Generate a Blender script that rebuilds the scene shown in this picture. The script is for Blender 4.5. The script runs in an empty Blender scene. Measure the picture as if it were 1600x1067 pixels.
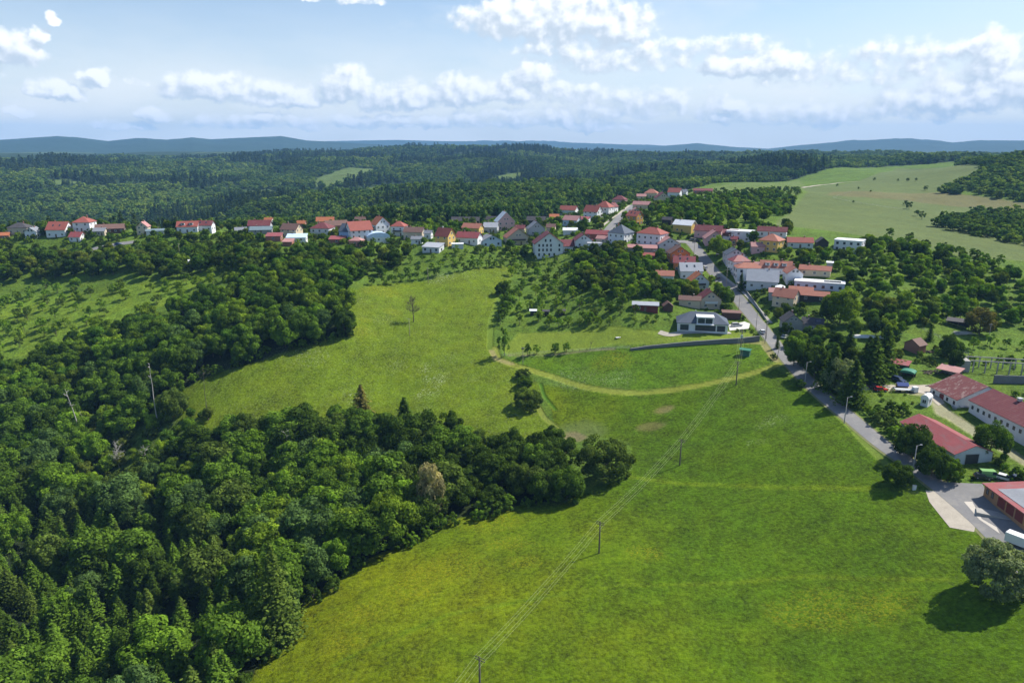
import bpy, math, random
import numpy as np
R = math.radians
random.seed(7); rng = np.random.default_rng(7)
sc = bpy.context.scene
# ------------------------------------------------------------------ camera
PITCH = R(15.3); FPX = 1100.0; CAMZ = 110.0
cam = bpy.data.cameras.new("camera"); camo = bpy.data.objects.new("camera", cam)
sc.collection.objects.link(camo); camo.location = (0, 0, CAMZ)
camo.rotation_euler = (math.pi / 2 - PITCH, 0, 0)
cam.sensor_width = 36; cam.lens = 36 * FPX / 1600; cam.clip_start = 1; cam.clip_end = 90000
sc.camera = camo
# ------------------------------------------------------------------ exposure
sc.view_settings.view_transform = 'Standard'; sc.view_settings.look = 'None'
sc.view_settings.exposure = 0.72; sc.view_settings.gamma = 1
sc.render.engine = 'CYCLES'
sc.cycles.max_bounces = 5; sc.cycles.diffuse_bounces = 3; sc.cycles.glossy_bounces = 1
sc.cycles.transmission_bounces = 2; sc.cycles.transparent_max_bounces = 5; sc.cycles.volume_bounces = 0
sc.cycles.use_denoising = True
sc.cycles.caustics_reflective = False; sc.cycles.caustics_refractive = False
try:
    sc.cycles.denoising_input_passes = 'RGB_ALBEDO_NORMAL'; sc.cycles.denoising_prefilter = 'ACCURATE'
except Exception: pass
# ------------------------------------------------------------------ sun
SUN_EL = R(49); SUN_AZ = R(66)            # azimuth from +Y towards +X
sl = bpy.data.lights.new("sun", 'SUN'); sl.energy = 4.6; sl.angle = R(0.5); sl.color = (1, .94, .83)
so = bpy.data.objects.new("sun", sl); sc.collection.objects.link(so)
so.rotation_euler = (math.pi / 2 - SUN_EL, 0, -SUN_AZ + math.pi)
so.location = (200, 100, 400)
# ------------------------------------------------------------------ projection helpers
def ray(px, py):
    a = (np.asarray(px, float) - 800) / FPX; b = -(np.asarray(py, float) - 533.5) / FPX
    y = math.cos(PITCH) + b * math.sin(PITCH); z = -math.sin(PITCH) + b * math.cos(PITCH)
    return a + 0 * y, y + 0 * a, z + 0 * a
def azel(px, py):
    x, y, z = ray(px, py)
    return math.degrees(math.atan2(x, y)), math.degrees(math.atan2(z, math.hypot(x, y)))
def to_px(x, y, z):
    zc = y * math.cos(PITCH) - (z - CAMZ) * math.sin(PITCH)
    yc = y * math.sin(PITCH) + (z - CAMZ) * math.cos(PITCH)
    return 800 + FPX * x / zc, 533.5 - FPX * yc / zc
# ------------------------------------------------------------------ world: sky with clouds
W = bpy.data.worlds.new("World"); sc.world = W; W.use_nodes = True
nt = W.node_tree; nt.nodes.clear()
class NB:
    """tiny node builder"""
    def __init__(s, nt): s.nt = nt
    def n(s, t, **k):
        o = s.nt.nodes.new(t)
        for a, b in k.items(): setattr(o, a, b)
        return o
    def put(s, sock, v):
        if isinstance(v, bpy.types.NodeSocket): s.nt.links.new(v, sock)
        elif v is not None: sock.default_value = v
    def m(s, op, a, b=None, c=None, clamp=False):
        o = s.n('ShaderNodeMath', operation=op); o.use_clamp = clamp
        s.put(o.inputs[0], a)
        if b is not None: s.put(o.inputs[1], b)
        if c is not None: s.put(o.inputs[2], c)
        return o.outputs[0]
    def ss(s, x, a, b, to0=0., to1=1.):
        o = s.n('ShaderNodeMapRange', interpolation_type='SMOOTHSTEP')
        s.put(o.inputs[0], x); s.put(o.inputs[1], a); s.put(o.inputs[2], b); s.put(o.inputs[3], to0); s.put(o.inputs[4], to1)
        return o.outputs[0]
    def mix(s, f, a, b, mode='MIX'):
        o = s.n('ShaderNodeMix', data_type='RGBA', blend_type=mode); o.clamp_factor = True
        s.put(o.inputs[0], f); s.put(o.inputs[6], a if isinstance(a, bpy.types.NodeSocket) else tuple(a)[:3] + (1,))
        s.put(o.inputs[7], b if isinstance(b, bpy.types.NodeSocket) else tuple(b)[:3] + (1,))
        return o.outputs[2]
    def noise(s, vec, scale, detail=3, rough=.5, dist=0., dims='3D'):
        o = s.n('ShaderNodeTexNoise', noise_dimensions=dims)
        s.put(o.inputs['Vector'], vec); o.inputs['Scale'].default_value = scale
        o.inputs['Detail'].default_value = detail; o.inputs['Roughness'].default_value = rough
        o.inputs['Distortion'].default_value = dist
        return o.outputs[0]
    def mapping(s, vec, scale=(1, 1, 1), loc=(0, 0, 0), rot=(0, 0, 0)):
        o = s.n('ShaderNodeMapping'); s.put(o.inputs[0], vec); o.inputs['Scale'].default_value = scale
        o.inputs['Location'].default_value = loc; o.inputs['Rotation'].default_value = rot
        return o.outputs[0]
# puffs: px, py, rx, ry, weight
PUFFS = [(860, 38, 140, 46, 1.25), (965, 48, 60, 40, 1.1), (775, 30, 62, 32, 1.1), (905, 78, 100, 22, .8),
         (1160, 108, 62, 24, 1.15), (1208, 103, 40, 26, 1.25), (1125, 105, 36, 26, 1.2),
         (330, 142, 75, 26, 1.1), (440, 156, 90, 26, 1.05), (540, 142, 46, 36, 1.25), (595, 160, 44, 28, 1.05),
         (650, 158, 46, 30, 1.05), (715, 152, 56, 34, 1.15), (790, 150, 70, 30, 1.05), (838, 124, 40, 30, 1.1),
         (930, 100, 70, 26, .85), (1010, 95, 80, 30, .75), (1120, 72, 90, 15, .75),
         (1500, 158, 105, 30, 1.15), (1552, 95, 26, 44, 1.25), (1430, 178, 70, 18, .9), (1590, 142, 60, 34, 1.1), (1540, 70, 22, 16, 1.1),
         (1390, 112, 170, 36, .62), (14, 88, 46, 30, 1.2), (60, 60, 13, 16, 1.1), (83, 33, 11, 11, 1.1), (88, 146, 32, 18, 1.15),
         (155, 128, 24, 19, 1.2), (30, 177, 22, 8, 1.0), (242, 181, 24, 13, 1.1), (213, 128, 14, 9, .7), (1140, 165, 26, 16, 1.0),
         (190, 197, 46, 9, .8), (420, 196, 120, 14, .75), (620, 195, 110, 14, .72), (830, 190, 140, 20, .78), (1010, 170, 130, 30, .74),
         (1230, 185, 150, 22, .6), (880, 150, 90, 22, .8), (940, 200, 60, 10, .8), (560, 4, 40, 8, .5), (486, 3, 14, 6, .8),
         (-260, 80, 160, 50, 1.1), (-420, 160, 120, 30, 1.1), (1850, 70, 150, 60, 1.1), (2050, 150, 140, 40, 1.1), (1250, -260, 260, 80, 1.1), (300, -300, 220, 60, 1.1)]
g = bpy.data.node_groups.new("cloud_field", 'ShaderNodeTree')
g.interface.new_socket("P", in_out='INPUT', socket_type='NodeSocketVector')
g.interface.new_socket("D", in_out='OUTPUT', socket_type='NodeSocketFloat')
g.interface.new_socket("B", in_out='OUTPUT', socket_type='NodeSocketFloat')
b = NB(g); gi = b.n('NodeGroupInput'); go = b.n('NodeGroupOutput'); P = gi.outputs[0]
wx = b.noise(P, .45, 4, .6); wy = b.noise(b.mapping(P, loc=(31, 17, 5)), .45, 4, .6)
sx = b.n('ShaderNodeSeparateXYZ'); b.put(sx.inputs[0], P)
X = b.m('ADD', sx.outputs[0], b.m('MULTIPLY', b.m('SUBTRACT', wx, .5), 2.4))
Y = b.m('ADD', sx.outputs[1], b.m('MULTIPLY', b.m('SUBTRACT', wy, .5), 1.6))
acc = None; hgt = None
for (px, py, rx, ry, w) in PUFFS:
    a_, e_ = azel(px, py); rx = rx / 19.2; ry = ry / 19.2
    dx = b.m('MULTIPLY', b.m('SUBTRACT', X, a_), 1 / rx); dy = b.m('MULTIPLY', b.m('SUBTRACT', Y, e_), 1 / ry)
    # flatter underside
    dy = b.m('MAXIMUM', dy, b.m('MULTIPLY', dy, -1.9))
    q = b.m('SUBTRACT', 1, b.m('ADD', b.m('MULTIPLY', dx, dx), b.m('MULTIPLY', dy, dy)))
    q = b.m('MULTIPLY', q, w) if w != 1 else q
    if w < 1: q = b.m('MINIMUM', q, w * .55)
    acc = q if acc is None else b.m('SMOOTH_MAX', acc, q, .35)
acc = b.m('MAXIMUM', acc, -1.0)
n1 = b.noise(b.mapping(P, scale=(1, 1.25, 1)), .55, 7, .60)
n2 = b.noise(P, 2.0, 5, .6)
vo = b.n('ShaderNodeTexVoronoi', feature='SMOOTH_F1'); b.put(vo.inputs['Vector'], P); vo.inputs['Scale'].default_value = 1.1
vo.inputs['Smoothness'].default_value = .5
puffy = b.m('SUBTRACT', .45, vo.outputs[0])
nn = b.m('ADD', b.m('ADD', b.m('ADD', .12, b.m('MULTIPLY', b.m('SUBTRACT', n1, .5), 1.9)), b.m('MULTIPLY', b.m('SUBTRACT', n2, .5), .7)), b.m('MULTIPLY', puffy, .75))
b.put(go.inputs[0], b.m('ADD', acc, nn)); b.put(go.inputs[1], acc)
b = NB(nt)
tc = b.n('ShaderNodeTexCoord'); sx = b.n('ShaderNodeSeparateXYZ'); b.put(sx.inputs[0], tc.outputs['Generated'])
AZ = b.m('MULTIPLY', b.m('ARCTAN2', sx.outputs[0], sx.outputs[1]), 180 / math.pi)
EL = b.m('MULTIPLY', b.m('ARCSINE', sx.outputs[2]), 180 / math.pi)
cv = b.n('ShaderNodeCombineXYZ'); b.put(cv.inputs[0], AZ); b.put(cv.inputs[1], EL)
cv2 = b.n('ShaderNodeCombineXYZ'); b.put(cv2.inputs[0], b.m('ADD', AZ, .42)); b.put(cv2.inputs[1], b.m('ADD', EL, .5))
def cg(v):
    o = b.n('ShaderNodeGroup'); o.node_tree = g; b.put(o.inputs[0], v); return o.outputs[0], o.outputs[1]
d1, a1 = cg(cv.outputs[0]); d2, a2 = cg(cv2.outputs[0])
alpha = b.ss(d1, -.1, .75)
alpha = b.m('MULTIPLY', alpha, b.ss(a1, -.9, .1, .0, 1.))
alpha = b.m('MULTIPLY', alpha, .93)
lit = b.ss(b.m('SUBTRACT', d1, d2), -.55, .75)
sky = b.n('ShaderNodeTexSky', sky_type='NISHITA'); sky.sun_disc = False
sky.sun_elevation = SUN_EL; sky.sun_rotation = SUN_AZ
sky.altitude = 400; sky.air_density = 1.0; sky.dust_density = 1.0; sky.ozone_density = 1.0
SKYS = .095
skyc = b.mix(1, sky.outputs[0], (.98, 1.0, 1.02), 'MULTIPLY')
# cloud radiance is in the same (bright) units as the sky texture, both scaled by the strength
cl = b.mix(lit, (4.5, 5.1, 5.7), (8.5, 8.5, 8.5))
# thin bright veil of far air low over the horizon
veil = b.m('MULTIPLY', b.ss(EL, 13, 1.5), b.ss(b.noise(b.mapping(cv.outputs[0], scale=(.5, 1.6, 1)), .22, 5, .55), .25, .7, .6, 1.))
dxv = b.m('MULTIPLY', b.m('SUBTRACT', AZ, 8), 1 / 24); dyv = b.m('MULTIPLY', b.m('SUBTRACT', EL, 4), 1 / 8.5)
vv = b.m('SUBTRACT', 1, b.m('ADD', b.m('MULTIPLY', dxv, dxv), b.m('MULTIPLY', dyv, dyv)))
vv = b.ss(b.m('ADD', vv, b.m('MULTIPLY', b.m('SUBTRACT', b.noise(b.mapping(cv.outputs[0], scale=(.6, 1.4, 1)), .2, 6, .6), .5), 2.2)), -.2, 1.1, 0, .62)
skyv = b.mix(b.m('MAXIMUM', veil, vv), skyc, b.mix(b.ss(EL, 9, 1), (5.9, 6.4, 6.7), (8.0, 7.95, 7.4)))
fin = b.mix(alpha, skyv, cl)
bg = b.n('ShaderNodeBackground'); b.put(bg.inputs[0], fin); bg.inputs[1].default_value = SKYS
wo = b.n('ShaderNodeOutputWorld'); b.put(wo.inputs[0], bg.outputs[0])
W.cycles.sampling_method = 'MANUAL'; W.cycles.sample_map_resolution = 512

# ------------------------------------------------------------------ terrain height field
CPH = [(750,1085,105),(936,864,102),(1062,727,98.7),(1150,602,86),(1319,661,85),(1425,743,88),(1590,930,92),(1540,820,90),(1400,1067,100),
 (450,1060,112),(600,950,108),(560,880,110),(250,1067,120),(0,1067,126),(0,900,126),(300,850,122),(480,760,115),(700,815,107),(900,775,103),
 (870,680,101),(943,745,101),(150,720,120),(0,700,118),(330,640,102),(280,600,98),(600,600,97),(700,640,99),(820,575,90),(770,545,87),
 (640,523,84),(540,510,80),(640,440,70),(800,415,66),(780,470,75),(900,500,78),(1000,540,82),(1098,520,77.5),(985,490,73),(900,440,68),
 (100,520,90),(0,560,98),(200,450,76),(0,450,80),(100,400,66),(330,400,64),(0,375,58),(250,362,54),(310,360,52),(20,364,54),(120,362,53),(400,362,52),(570,364,52),(400,375,58),(500,376,57),
 (600,378,57),(680,392,58),(740,380,56),(855,401,63),(925,388,57),(1012,384,54),(1065,395,57),(1080,378,53),(1095,435,66),(1120,462,71),
 (1170,490,74),(1225,560,80),(1270,600,83),(905,345,51),(945,335,49),(980,320,47),(1060,309,44),(1100,302,43),(1205,372,49),(1160,372,50),
 (1325,392,54),(1290,440,62),(1245,482,71),(1283,520,76),(1450,400,58),(1590,410,60),(1400,470,67),(1580,530,76),(1440,560,78),(1490,635,82),
 (1600,695,84),(1545,725,86),(1300,520,75),(1500,350,55),(1350,350,52),(1240,330,50),(1250,295,46),(1350,300,45),(1450,300,46),(1590,330,53)]
CPX = [(0,540,63),(120,530,60),(120,600,76),(200,520,58),(0,640,82),(0,850,118),(0,1300,84),(0,2000,48),(0,2800,34),(200,640,82),(200,850,118),(200,1300,88),(200,2200,46),(200,3000,32),
 (400,640,68),(400,780,95),(400,1000,76),(400,1400,92),(400,2200,44),(400,3000,29),(600,620,64),(600,770,82),(600,1000,64),(600,1500,84),(600,2300,36),(600,3000,14),
 (750,600,62),(750,900,54),(750,1400,78),(750,2300,32),(750,3000,10),(900,700,62),(900,1000,52),(900,1500,72),(900,2500,24),(900,3200,20),
 (1050,900,55),(1050,1300,48),(1050,2000,44),(1050,3000,32),(1200,900,44),(1200,1300,46),(1200,2000,30),(1300,1350,30),(1300,2200,28),
 (1420,1300,38),(1590,900,17),(1590,1400,18),(1450,2200,30),(1600,2200,28)]
pts = []
for (px, py, H) in CPH:
    x, y, z = ray(px, py); t = -H / z; pts.append((x * t, y * t, CAMZ - H))
for (px, X_, H) in CPX:
    x, y, z = ray(px, 232); t = X_ / y; pts.append((x * t, X_, CAMZ - H))
for a_ in (-36, -20, 0, 20, 36):
    for r_, H in ((4600, 30), (7000, 34), (12000, 40), (20000, 40)):
        pts.append((r_ * math.sin(R(a_)), r_ * math.cos(R(a_)), CAMZ - H))
for a_, hs in ((-55, (118, 110, 84, 84, 60, 40, 40)), (55, (90, 84, 76, 62, 50, 40, 40)), (-90, (112, 110, 96, 84, 60, 50, 40)), (90, (95, 90, 84, 76, 60, 50, 40))):
    for r_, H in zip((40, 120, 260, 480, 1200, 4000, 15000), hs):
        pts.append((r_ * math.sin(R(a_)), r_ * math.cos(R(a_)), CAMZ - H))
for a_ in (-30, 0, 30):
    for r_ in (25, 60): pts.append((r_ * math.sin(R(a_)), r_ * math.cos(R(a_)), CAMZ - 106 - a_ * -.2))
pts = np.array(pts)
def uv_of(x, y):
    a = np.arctan2(x, y); a = np.clip(a, -R(92), R(92))
    return np.stack([a * 1.5, np.log(np.maximum(np.hypot(x, y), 20))], -1)
def tps(d2): return np.where(d2 > 1e-12, d2 * np.log(np.maximum(d2, 1e-12)), 0)
U = uv_of(pts[:, 0], pts[:, 1]); n = len(U)
A = np.zeros((n + 3, n + 3)); A[:n, :n] = tps(((U[:, None] - U[None]) ** 2).sum(-1)) + np.eye(n) * 2e-4
A[:n, n] = 1; A[:n, n + 1:] = U; A[n, :n] = 1; A[n + 1:, :n] = U.T
sol = np.linalg.solve(A, np.concatenate([pts[:, 2], [0, 0, 0]]))
def prof(tab, a):
    xs = [azel(p, q)[0] for p, q in tab]; es = [azel(p, q)[1] for p, q in tab]
    return np.interp(np.degrees(a), xs, es, left=es[0] - .15, right=es[-1])
ML = [(-300,222),(-100,220),(0,219),(50,215.5),(90,213),(130,216),(170,221),(230,217),(262,219),(300,215),(330,218),(370,216),(440,213),(480,220),(540,223),(620,228),(700,236),(820,248)]
MM = [(300,228),(450,222),(560,220),(620,219),(700,221),(800,221),(880,223),(950,225),(1040,229),(1150,232),(1300,236)]
MR = [(850,246),(960,236),(1030,229),(1090,224),(1140,230),(1200,233),(1250,227),(1330,221),(1400,216.5),(1450,219),(1490,223),(1530,219.5),(1600,220),(1800,219)]
PERM = rng.random((64, 64))
def vnoise(x, y):
    xi = np.floor(x).astype(int); yi = np.floor(y).astype(int); fx = x - xi; fy = y - yi
    fx = fx * fx * (3 - 2 * fx); fy = fy * fy * (3 - 2 * fy)
    g_ = lambda i, j: PERM[(xi + i) % 64, (yi + j) % 64]
    return (g_(0, 0) * (1 - fx) + g_(1, 0) * fx) * (1 - fy) + (g_(0, 1) * (1 - fx) + g_(1, 1) * fx) * fy
def fbm(x, y, o=4):
    s = 0; a = .5
    for i in range(o):
        s = s + a * vnoise(x * 2 ** i + 13.7 * i, y * 2 ** i + 7.3 * i); a *= .5
    return s
def ground(x, y):
    x = np.asarray(x, float); y = np.asarray(y, float); sh = np.broadcast(x, y).shape
    x = np.broadcast_to(x, sh).ravel(); y = np.broadcast_to(y, sh).ravel(); out = np.empty(len(x))
    for i in range(0, len(x), 40000):
        v = uv_of(x[i:i + 40000], y[i:i + 40000])
        out[i:i + 40000] = tps(((v[:, None] - U[None]) ** 2).sum(-1)) @ sol[:n] + sol[n] + v @ sol[n + 1:]
    r = np.hypot(x, y); a = np.arctan2(x, y); L = np.log(np.maximum(r, 20))
    f = np.clip((r - 450) / 1500, 0, 1); out += f * (fbm(x / 420, y / 420, 4) - .47) * 50
    out += np.clip((r - 60) / 200, 0, 1) * (fbm(x / 34, y / 34, 3) - .44) * 1.6
    out = np.where(r > 3800, np.minimum(out, CAMZ - 14), out)
    for tab, r0, wd in ((ML, 8000, .15), (MM, 11500, .12), (MR, 9800, .14)):
        hh = r0 * np.tan(np.radians(prof(tab, a))) + CAMZ - out
        k = np.exp(-((L - math.log(r0)) / wd) ** 2)
        out = out + np.maximum(hh, 0) * k * (1 + (k < .93) * (fbm(x / 700, y / 700, 5) - .47) * .9)
    return out.reshape(sh)
_T = np.exp(np.linspace(math.log(30), math.log(13500), 900))
def hit(px, py):
    """world point where the view ray meets the ground"""
    x, y, z = [float(v) for v in ray(px, py)]
    t = _T / math.hypot(x, y); zz = CAMZ + z * t; gz = ground(x * t, y * t)
    i = np.argmax(zz < gz)
    if i == 0: i = len(t) - 1
    lo, hi = t[i - 1], t[i]
    tt = np.linspace(lo, hi, 24); dd = CAMZ + z * tt - ground(x * tt, y * tt)
    j = int(np.argmax(dd < 0)) if (dd < 0).any() else 23
    return (x * tt[j], y * tt[j], float(ground(x * tt[j], y * tt[j])))
def hits(L): return [hit(*p) for p in L]
def depth_of(p): return p[1] * math.cos(PITCH) - (p[2] - CAMZ) * math.sin(PITCH)
def inpoly(x, y, poly):
    c = np.zeros(x.shape, bool); n_ = len(poly)
    for i in range(n_):
        x0, y0 = poly[i][:2]; x1, y1 = poly[(i + 1) % n_][:2]
        if y0 == y1: continue
        k = ((y0 > y) != (y1 > y)) & (x < (x1 - x0) * (y - y0) / (y1 - y0) + x0)
        c ^= k
    return c
def distline(x, y, line):
    d = np.full(x.shape, 1e9)
    for (a, c) in zip(line[:-1], line[1:]):
        ax, ay = a[:2]; bx, by = c[:2]; L2 = (bx - ax) ** 2 + (by - ay) ** 2 + 1e-9
        t = np.clip(((x - ax) * (bx - ax) + (y - ay) * (by - ay)) / L2, 0, 1)
        d = np.minimum(d, np.hypot(x - ax - t * (bx - ax), y - ay - t * (by - ay)))
    return d
# ------------------------------------------------------------------ object helpers
COL = sc.collection
def tag(o, label=None, cat=None, group=None, kind=None):
    if label: o['label'] = label
    if cat: o['category'] = cat
    if group: o['group'] = group
    if kind: o['kind'] = kind
    return o
def link(name, data, parent=None, loc=None, rz=None, scale=None):
    o = bpy.data.objects.new(name, data); COL.objects.link(o)
    if parent is not None: o.parent = parent
    if loc is not None: o.location = loc
    if rz is not None: o.rotation_euler = (0, 0, rz)
    if scale is not None: o.scale = scale if hasattr(scale, '__len__') else (scale,) * 3
    return o
def np_mesh(name, V, F, mats=(), midx=None, smooth=False, attrs=None):
    """V (n,3), F (m,k) with constant k"""
    V = np.asarray(V, np.float32); F = np.asarray(F, np.int32); m = bpy.data.meshes.new(name); k = F.shape[1]
    m.vertices.add(len(V)); m.vertices.foreach_set('co', V.ravel())
    m.loops.add(F.size); m.loops.foreach_set('vertex_index', F.ravel())
    m.polygons.add(len(F)); m.polygons.foreach_set('loop_start', np.arange(0, F.size, k, dtype=np.int32))
    try: m.polygons.foreach_set('loop_total', np.full(len(F), k, dtype=np.int32))
    except Exception: pass
    for mt in mats: m.materials.append(mt)
    if midx is not None: m.polygons.foreach_set('material_index', np.asarray(midx, np.int32))
    if smooth: m.polygons.foreach_set('use_smooth', np.ones(len(F), bool))
    for nm, (typ, arr) in (attrs or {}).items():
        a = m.attributes.new(nm, typ, 'POINT')
        a.data.foreach_set('color' if typ == 'FLOAT_COLOR' else 'vector' if typ == 'FLOAT_VECTOR' else 'value', np.asarray(arr, np.float32 if typ != 'INT' else np.int32).ravel())
    m.update(calc_edges=True); return m
def mat(name, haze=False):
    m = bpy.data.materials.new(name); m.use_nodes = True; t = m.node_tree; t.nodes.clear()
    b = NB(t); out = b.n('ShaderNodeOutputMaterial'); p = b.n('ShaderNodeBsdfPrincipled')
    t.links.new(p.outputs[0], out.inputs[0]); p.inputs['Specular IOR Level'].default_value = .25
    return m, b, p, out
# ------------------------------------------------------------------ ground material
def tool_bump(b, h, strength, dist):
    o = b.n('ShaderNodeBump'); o.inputs['Strength'].default_value = strength; o.inputs['Distance'].default_value = dist
    b.put(o.inputs['Height'], h); return o.outputs[0]
GM, b, p, _o = mat("ground_cover")
geo = b.n('ShaderNodeNewGeometry'); PO = geo.outputs['Position']
at = b.n('ShaderNodeAttribute', attribute_name='gcol'); at2 = b.n('ShaderNodeAttribute', attribute_name='gmask')
sm = b.n('ShaderNodeSeparateColor'); b.put(sm.inputs[0], at2.outputs['Color'])
yel, whi, rough_ = sm.outputs[0], sm.outputs[1], sm.outputs[2]
flat = b.mapping(PO, scale=(1, 1, .3))
nA = b.noise(flat, .035, 5, .6); nB = b.noise(flat, .22, 5, .62); nC = b.noise(flat, 1.0, 5, .7); nD = b.noise(flat, 4.5, 2, .6)
v = b.m('ADD', b.m('ADD', b.m('MULTIPLY', b.m('SUBTRACT', nA, .5), 1.1), b.m('MULTIPLY', b.m('SUBTRACT', nB, .5), 1.35)), b.m('ADD', b.m('MULTIPLY', b.m('SUBTRACT', nC, .5), 2.9), b.m('MULTIPLY', b.m('SUBTRACT', nD, .5), 1.0)))
v = b.m('ADD', 1, b.m('MULTIPLY', v, rough_))
hs = b.n('ShaderNodeVectorMath', operation='SCALE'); b.put(hs.inputs[0], at.outputs['Color']); b.put(hs.inputs['Scale'], b.m('MAXIMUM', v, .25))
c = hs.outputs[0]
# warmer / cooler drift of the sward
hue = b.ss(b.noise(b.mapping(flat, loc=(90, 40, 0)), .09, 4, .6), .38, .66)
c = b.mix(b.m('MULTIPLY', b.m('MULTIPLY', hue, rough_), .6), c, b.mix(1, c, (1.18, 1.0, .8), 'MULTIPLY'))
# buttercups
fl = b.ss(b.noise(b.mapping(flat, loc=(7, 9, 0)), 1.7, 4, .75), .45, .7)
c = b.mix(b.m('MULTIPLY', b.m('MULTIPLY', yel, fl), .8), c, (.27, .25, .008))
# white umbels
wl = b.ss(b.noise(b.mapping(flat, loc=(70, 29, 0)), 1.6, 5, .75), .52, .64)
c = b.mix(b.m('MULTIPLY', whi, wl), c, (.40, .46, .30))
b.put(p.inputs['Base Color'], c); p.inputs['Roughness'].default_value = .9; p.inputs['Specular IOR Level'].default_value = .08
hh = b.m('ADD', b.m('MULTIPLY', nC, 1.), b.m('ADD', b.m('MULTIPLY', nD, .6), b.m('MULTIPLY', nB, 1.3)))
b.put(p.inputs['Normal'], tool_bump(b, b.m('MULTIPLY', hh, rough_), .6, .8))
# ------------------------------------------------------------------ ground sheet (polar grid, one mesh to the horizon)
def ring(a_, b_, k): return list(np.exp(np.arange(math.log(a_), math.log(b_), k)))
rs = np.array(ring(22, 80, .035) + ring(80, 640, .0046) + ring(640, 3600, .0085) + ring(3600, 13900, .009) + [13900])
as_ = np.radians(np.array(list(np.linspace(-180, -48, 30)) + list(np.arange(-45, 45.01, .10)) + list(np.linspace(48, 180, 30))))
RR, AA = np.meshgrid(rs, as_, indexing='ij'); GX = RR * np.sin(AA); GY = RR * np.cos(AA)
GZ = ground(GX, GY); nr, na = RR.shape
AAd = np.degrees(AA)
def Z(*px): return hits(px)
x, y = GX.ravel(), GY.ravel(); rr = RR.ravel()
wob = (fbm(x / 9, y / 9, 3) - .45) * 3.0; wob2 = (fbm(x / 9 + 50, y / 9 + 50, 3) - .45) * 3.0
xw, yw = x + wob, y + wob2
near = (rr < 2600) & (np.abs(AAd.ravel()) < 47)
gc = np.zeros((len(x), 3), np.float32); gm = np.zeros((len(x), 3), np.float32); gm[:, 2] = 1
gc[:] = (.080, .140, .018)                                     # garden and orchard grass
def paint(poly, col, warp=True, mask=None, feather=0):
    k = np.zeros(len(x), np.float32); u_, v_ = (xw, yw) if warp else (x, y); ln = np.maximum(rr[near] * .0035, .25)
    P2 = np.array([q_[:2] for q_ in poly]); bb = near & (u_ > P2[:, 0].min() - 5) & (u_ < P2[:, 0].max() + 5) & (v_ > P2[:, 1].min() - 5) & (v_ < P2[:, 1].max() + 5)
    ln = np.maximum(rr[bb] * .003, .25)
    for ox_, oy_ in ((-.5, -.5), (.5, -.5), (-.5, .5), (.5, .5), (0, 0)): k[bb] += inpoly(u_[bb] + ox_ * ln, v_[bb] + oy_ * ln, poly) * .2
    if col is not None: gc[:] = gc * (1 - k[:, None]) + np.array(col, np.float32) * k[:, None]
    if mask is not None: gm[:] = gm * (1 - k[:, None]) + np.array(mask, np.float32) * k[:, None]
    return k > .5
WOOD = (.018, .030, .010)
# far woods floor
front = np.interp(np.degrees(np.arctan2(x, y)), [azel(p_, 300)[0] for p_ in (0, 400, 600, 750, 860, 960, 1060, 1150, 1250, 1350, 1600)],
                  (600, 600, 590, 560, 650, 790, 900, 1050, 1250, 1400, 1500))
AZD = np.degrees(np.arctan2(x, y))
fw = yw > front
gc[fw] = (.024, .046, .018)
cult = (rr > 3300) & (rr < 6500) & (fbm(x / 900, y / 900, 3) > .55); gc[cult] = (.065, .10, .035)
# clearings in the far woods
CLEAR = [Z((480,292),(500,276),(545,262),(590,264),(560,282),(530,292)), Z((560,296),(610,288),(660,290),(640,298)), Z((750,283),(790,272),(830,268),(800,285)),
         Z((380,300),(420,296),(440,305),(390,308)), Z((60,282),(110,280),(130,287),(70,289)), Z((150,292),(170,289),(168,300),(150,300)), Z((655,322),(680,316),(678,330),(650,332))]
for q in CLEAR: paint(q, (.085, .13, .035))
FARF = Z((1235,332),(1255,294),(1340,284),(1400,263),(1470,262),(1536,263),(1530,276),(1470,296),(1460,300),(1600,316),(1760,330),(1800,430),(1600,408),(1500,400),(1430,382),(1320,364),(1250,356),(1210,352))
paint(FARF, (.098, .132, .042), mask=(.0, .0, .45))
paint(Z((1300,300),(1470,300),(1600,318),(1600,330),(1400,312),(1290,305)), (.125, .125, .052), mask=(0, 0, .45))
k = paint(Z((1100,296),(1250,280),(1258,292),(1180,300),(1110,303)), (.10, .15, .035), mask=(0, 0, .6))
paint(Z((1150,345),(1235,330),(1262,300),(1250,294),(1220,310),(1180,330)), (.10, .16, .025))
MEADOW = (.094, .146, .004)
LEFTM = Z((255,600),(330,575),(400,552),(470,540),(550,520),(545,500),(535,478),(548,455),(600,443),(700,430),(810,414),(800,435),(785,455),(770,500),(765,545),(790,570),(845,600),(840,640),(870,668),(880,700),(840,720),(700,700),(560,690),(400,690),(330,700),(260,660))
kL = paint(LEFTM, MEADOW, mask=(.06, .22, .9))
RIGHTM = Z((370,1090),(440,985),(475,945),(560,880),(640,845),(700,815),(800,790),(900,775),(990,735),(985,690),(870,668),(845,600),(1000,614),(1100,602),(1205,575),(1240,590),(1300,640),(1350,690),(1395,738),(1440,775),(1500,830),(1540,842),(1640,870),(1700,1090),(1000,1110))
kR = paint(RIGHTM, (.080, .140, .006), mask=(.08, .05, 1.))
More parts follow.
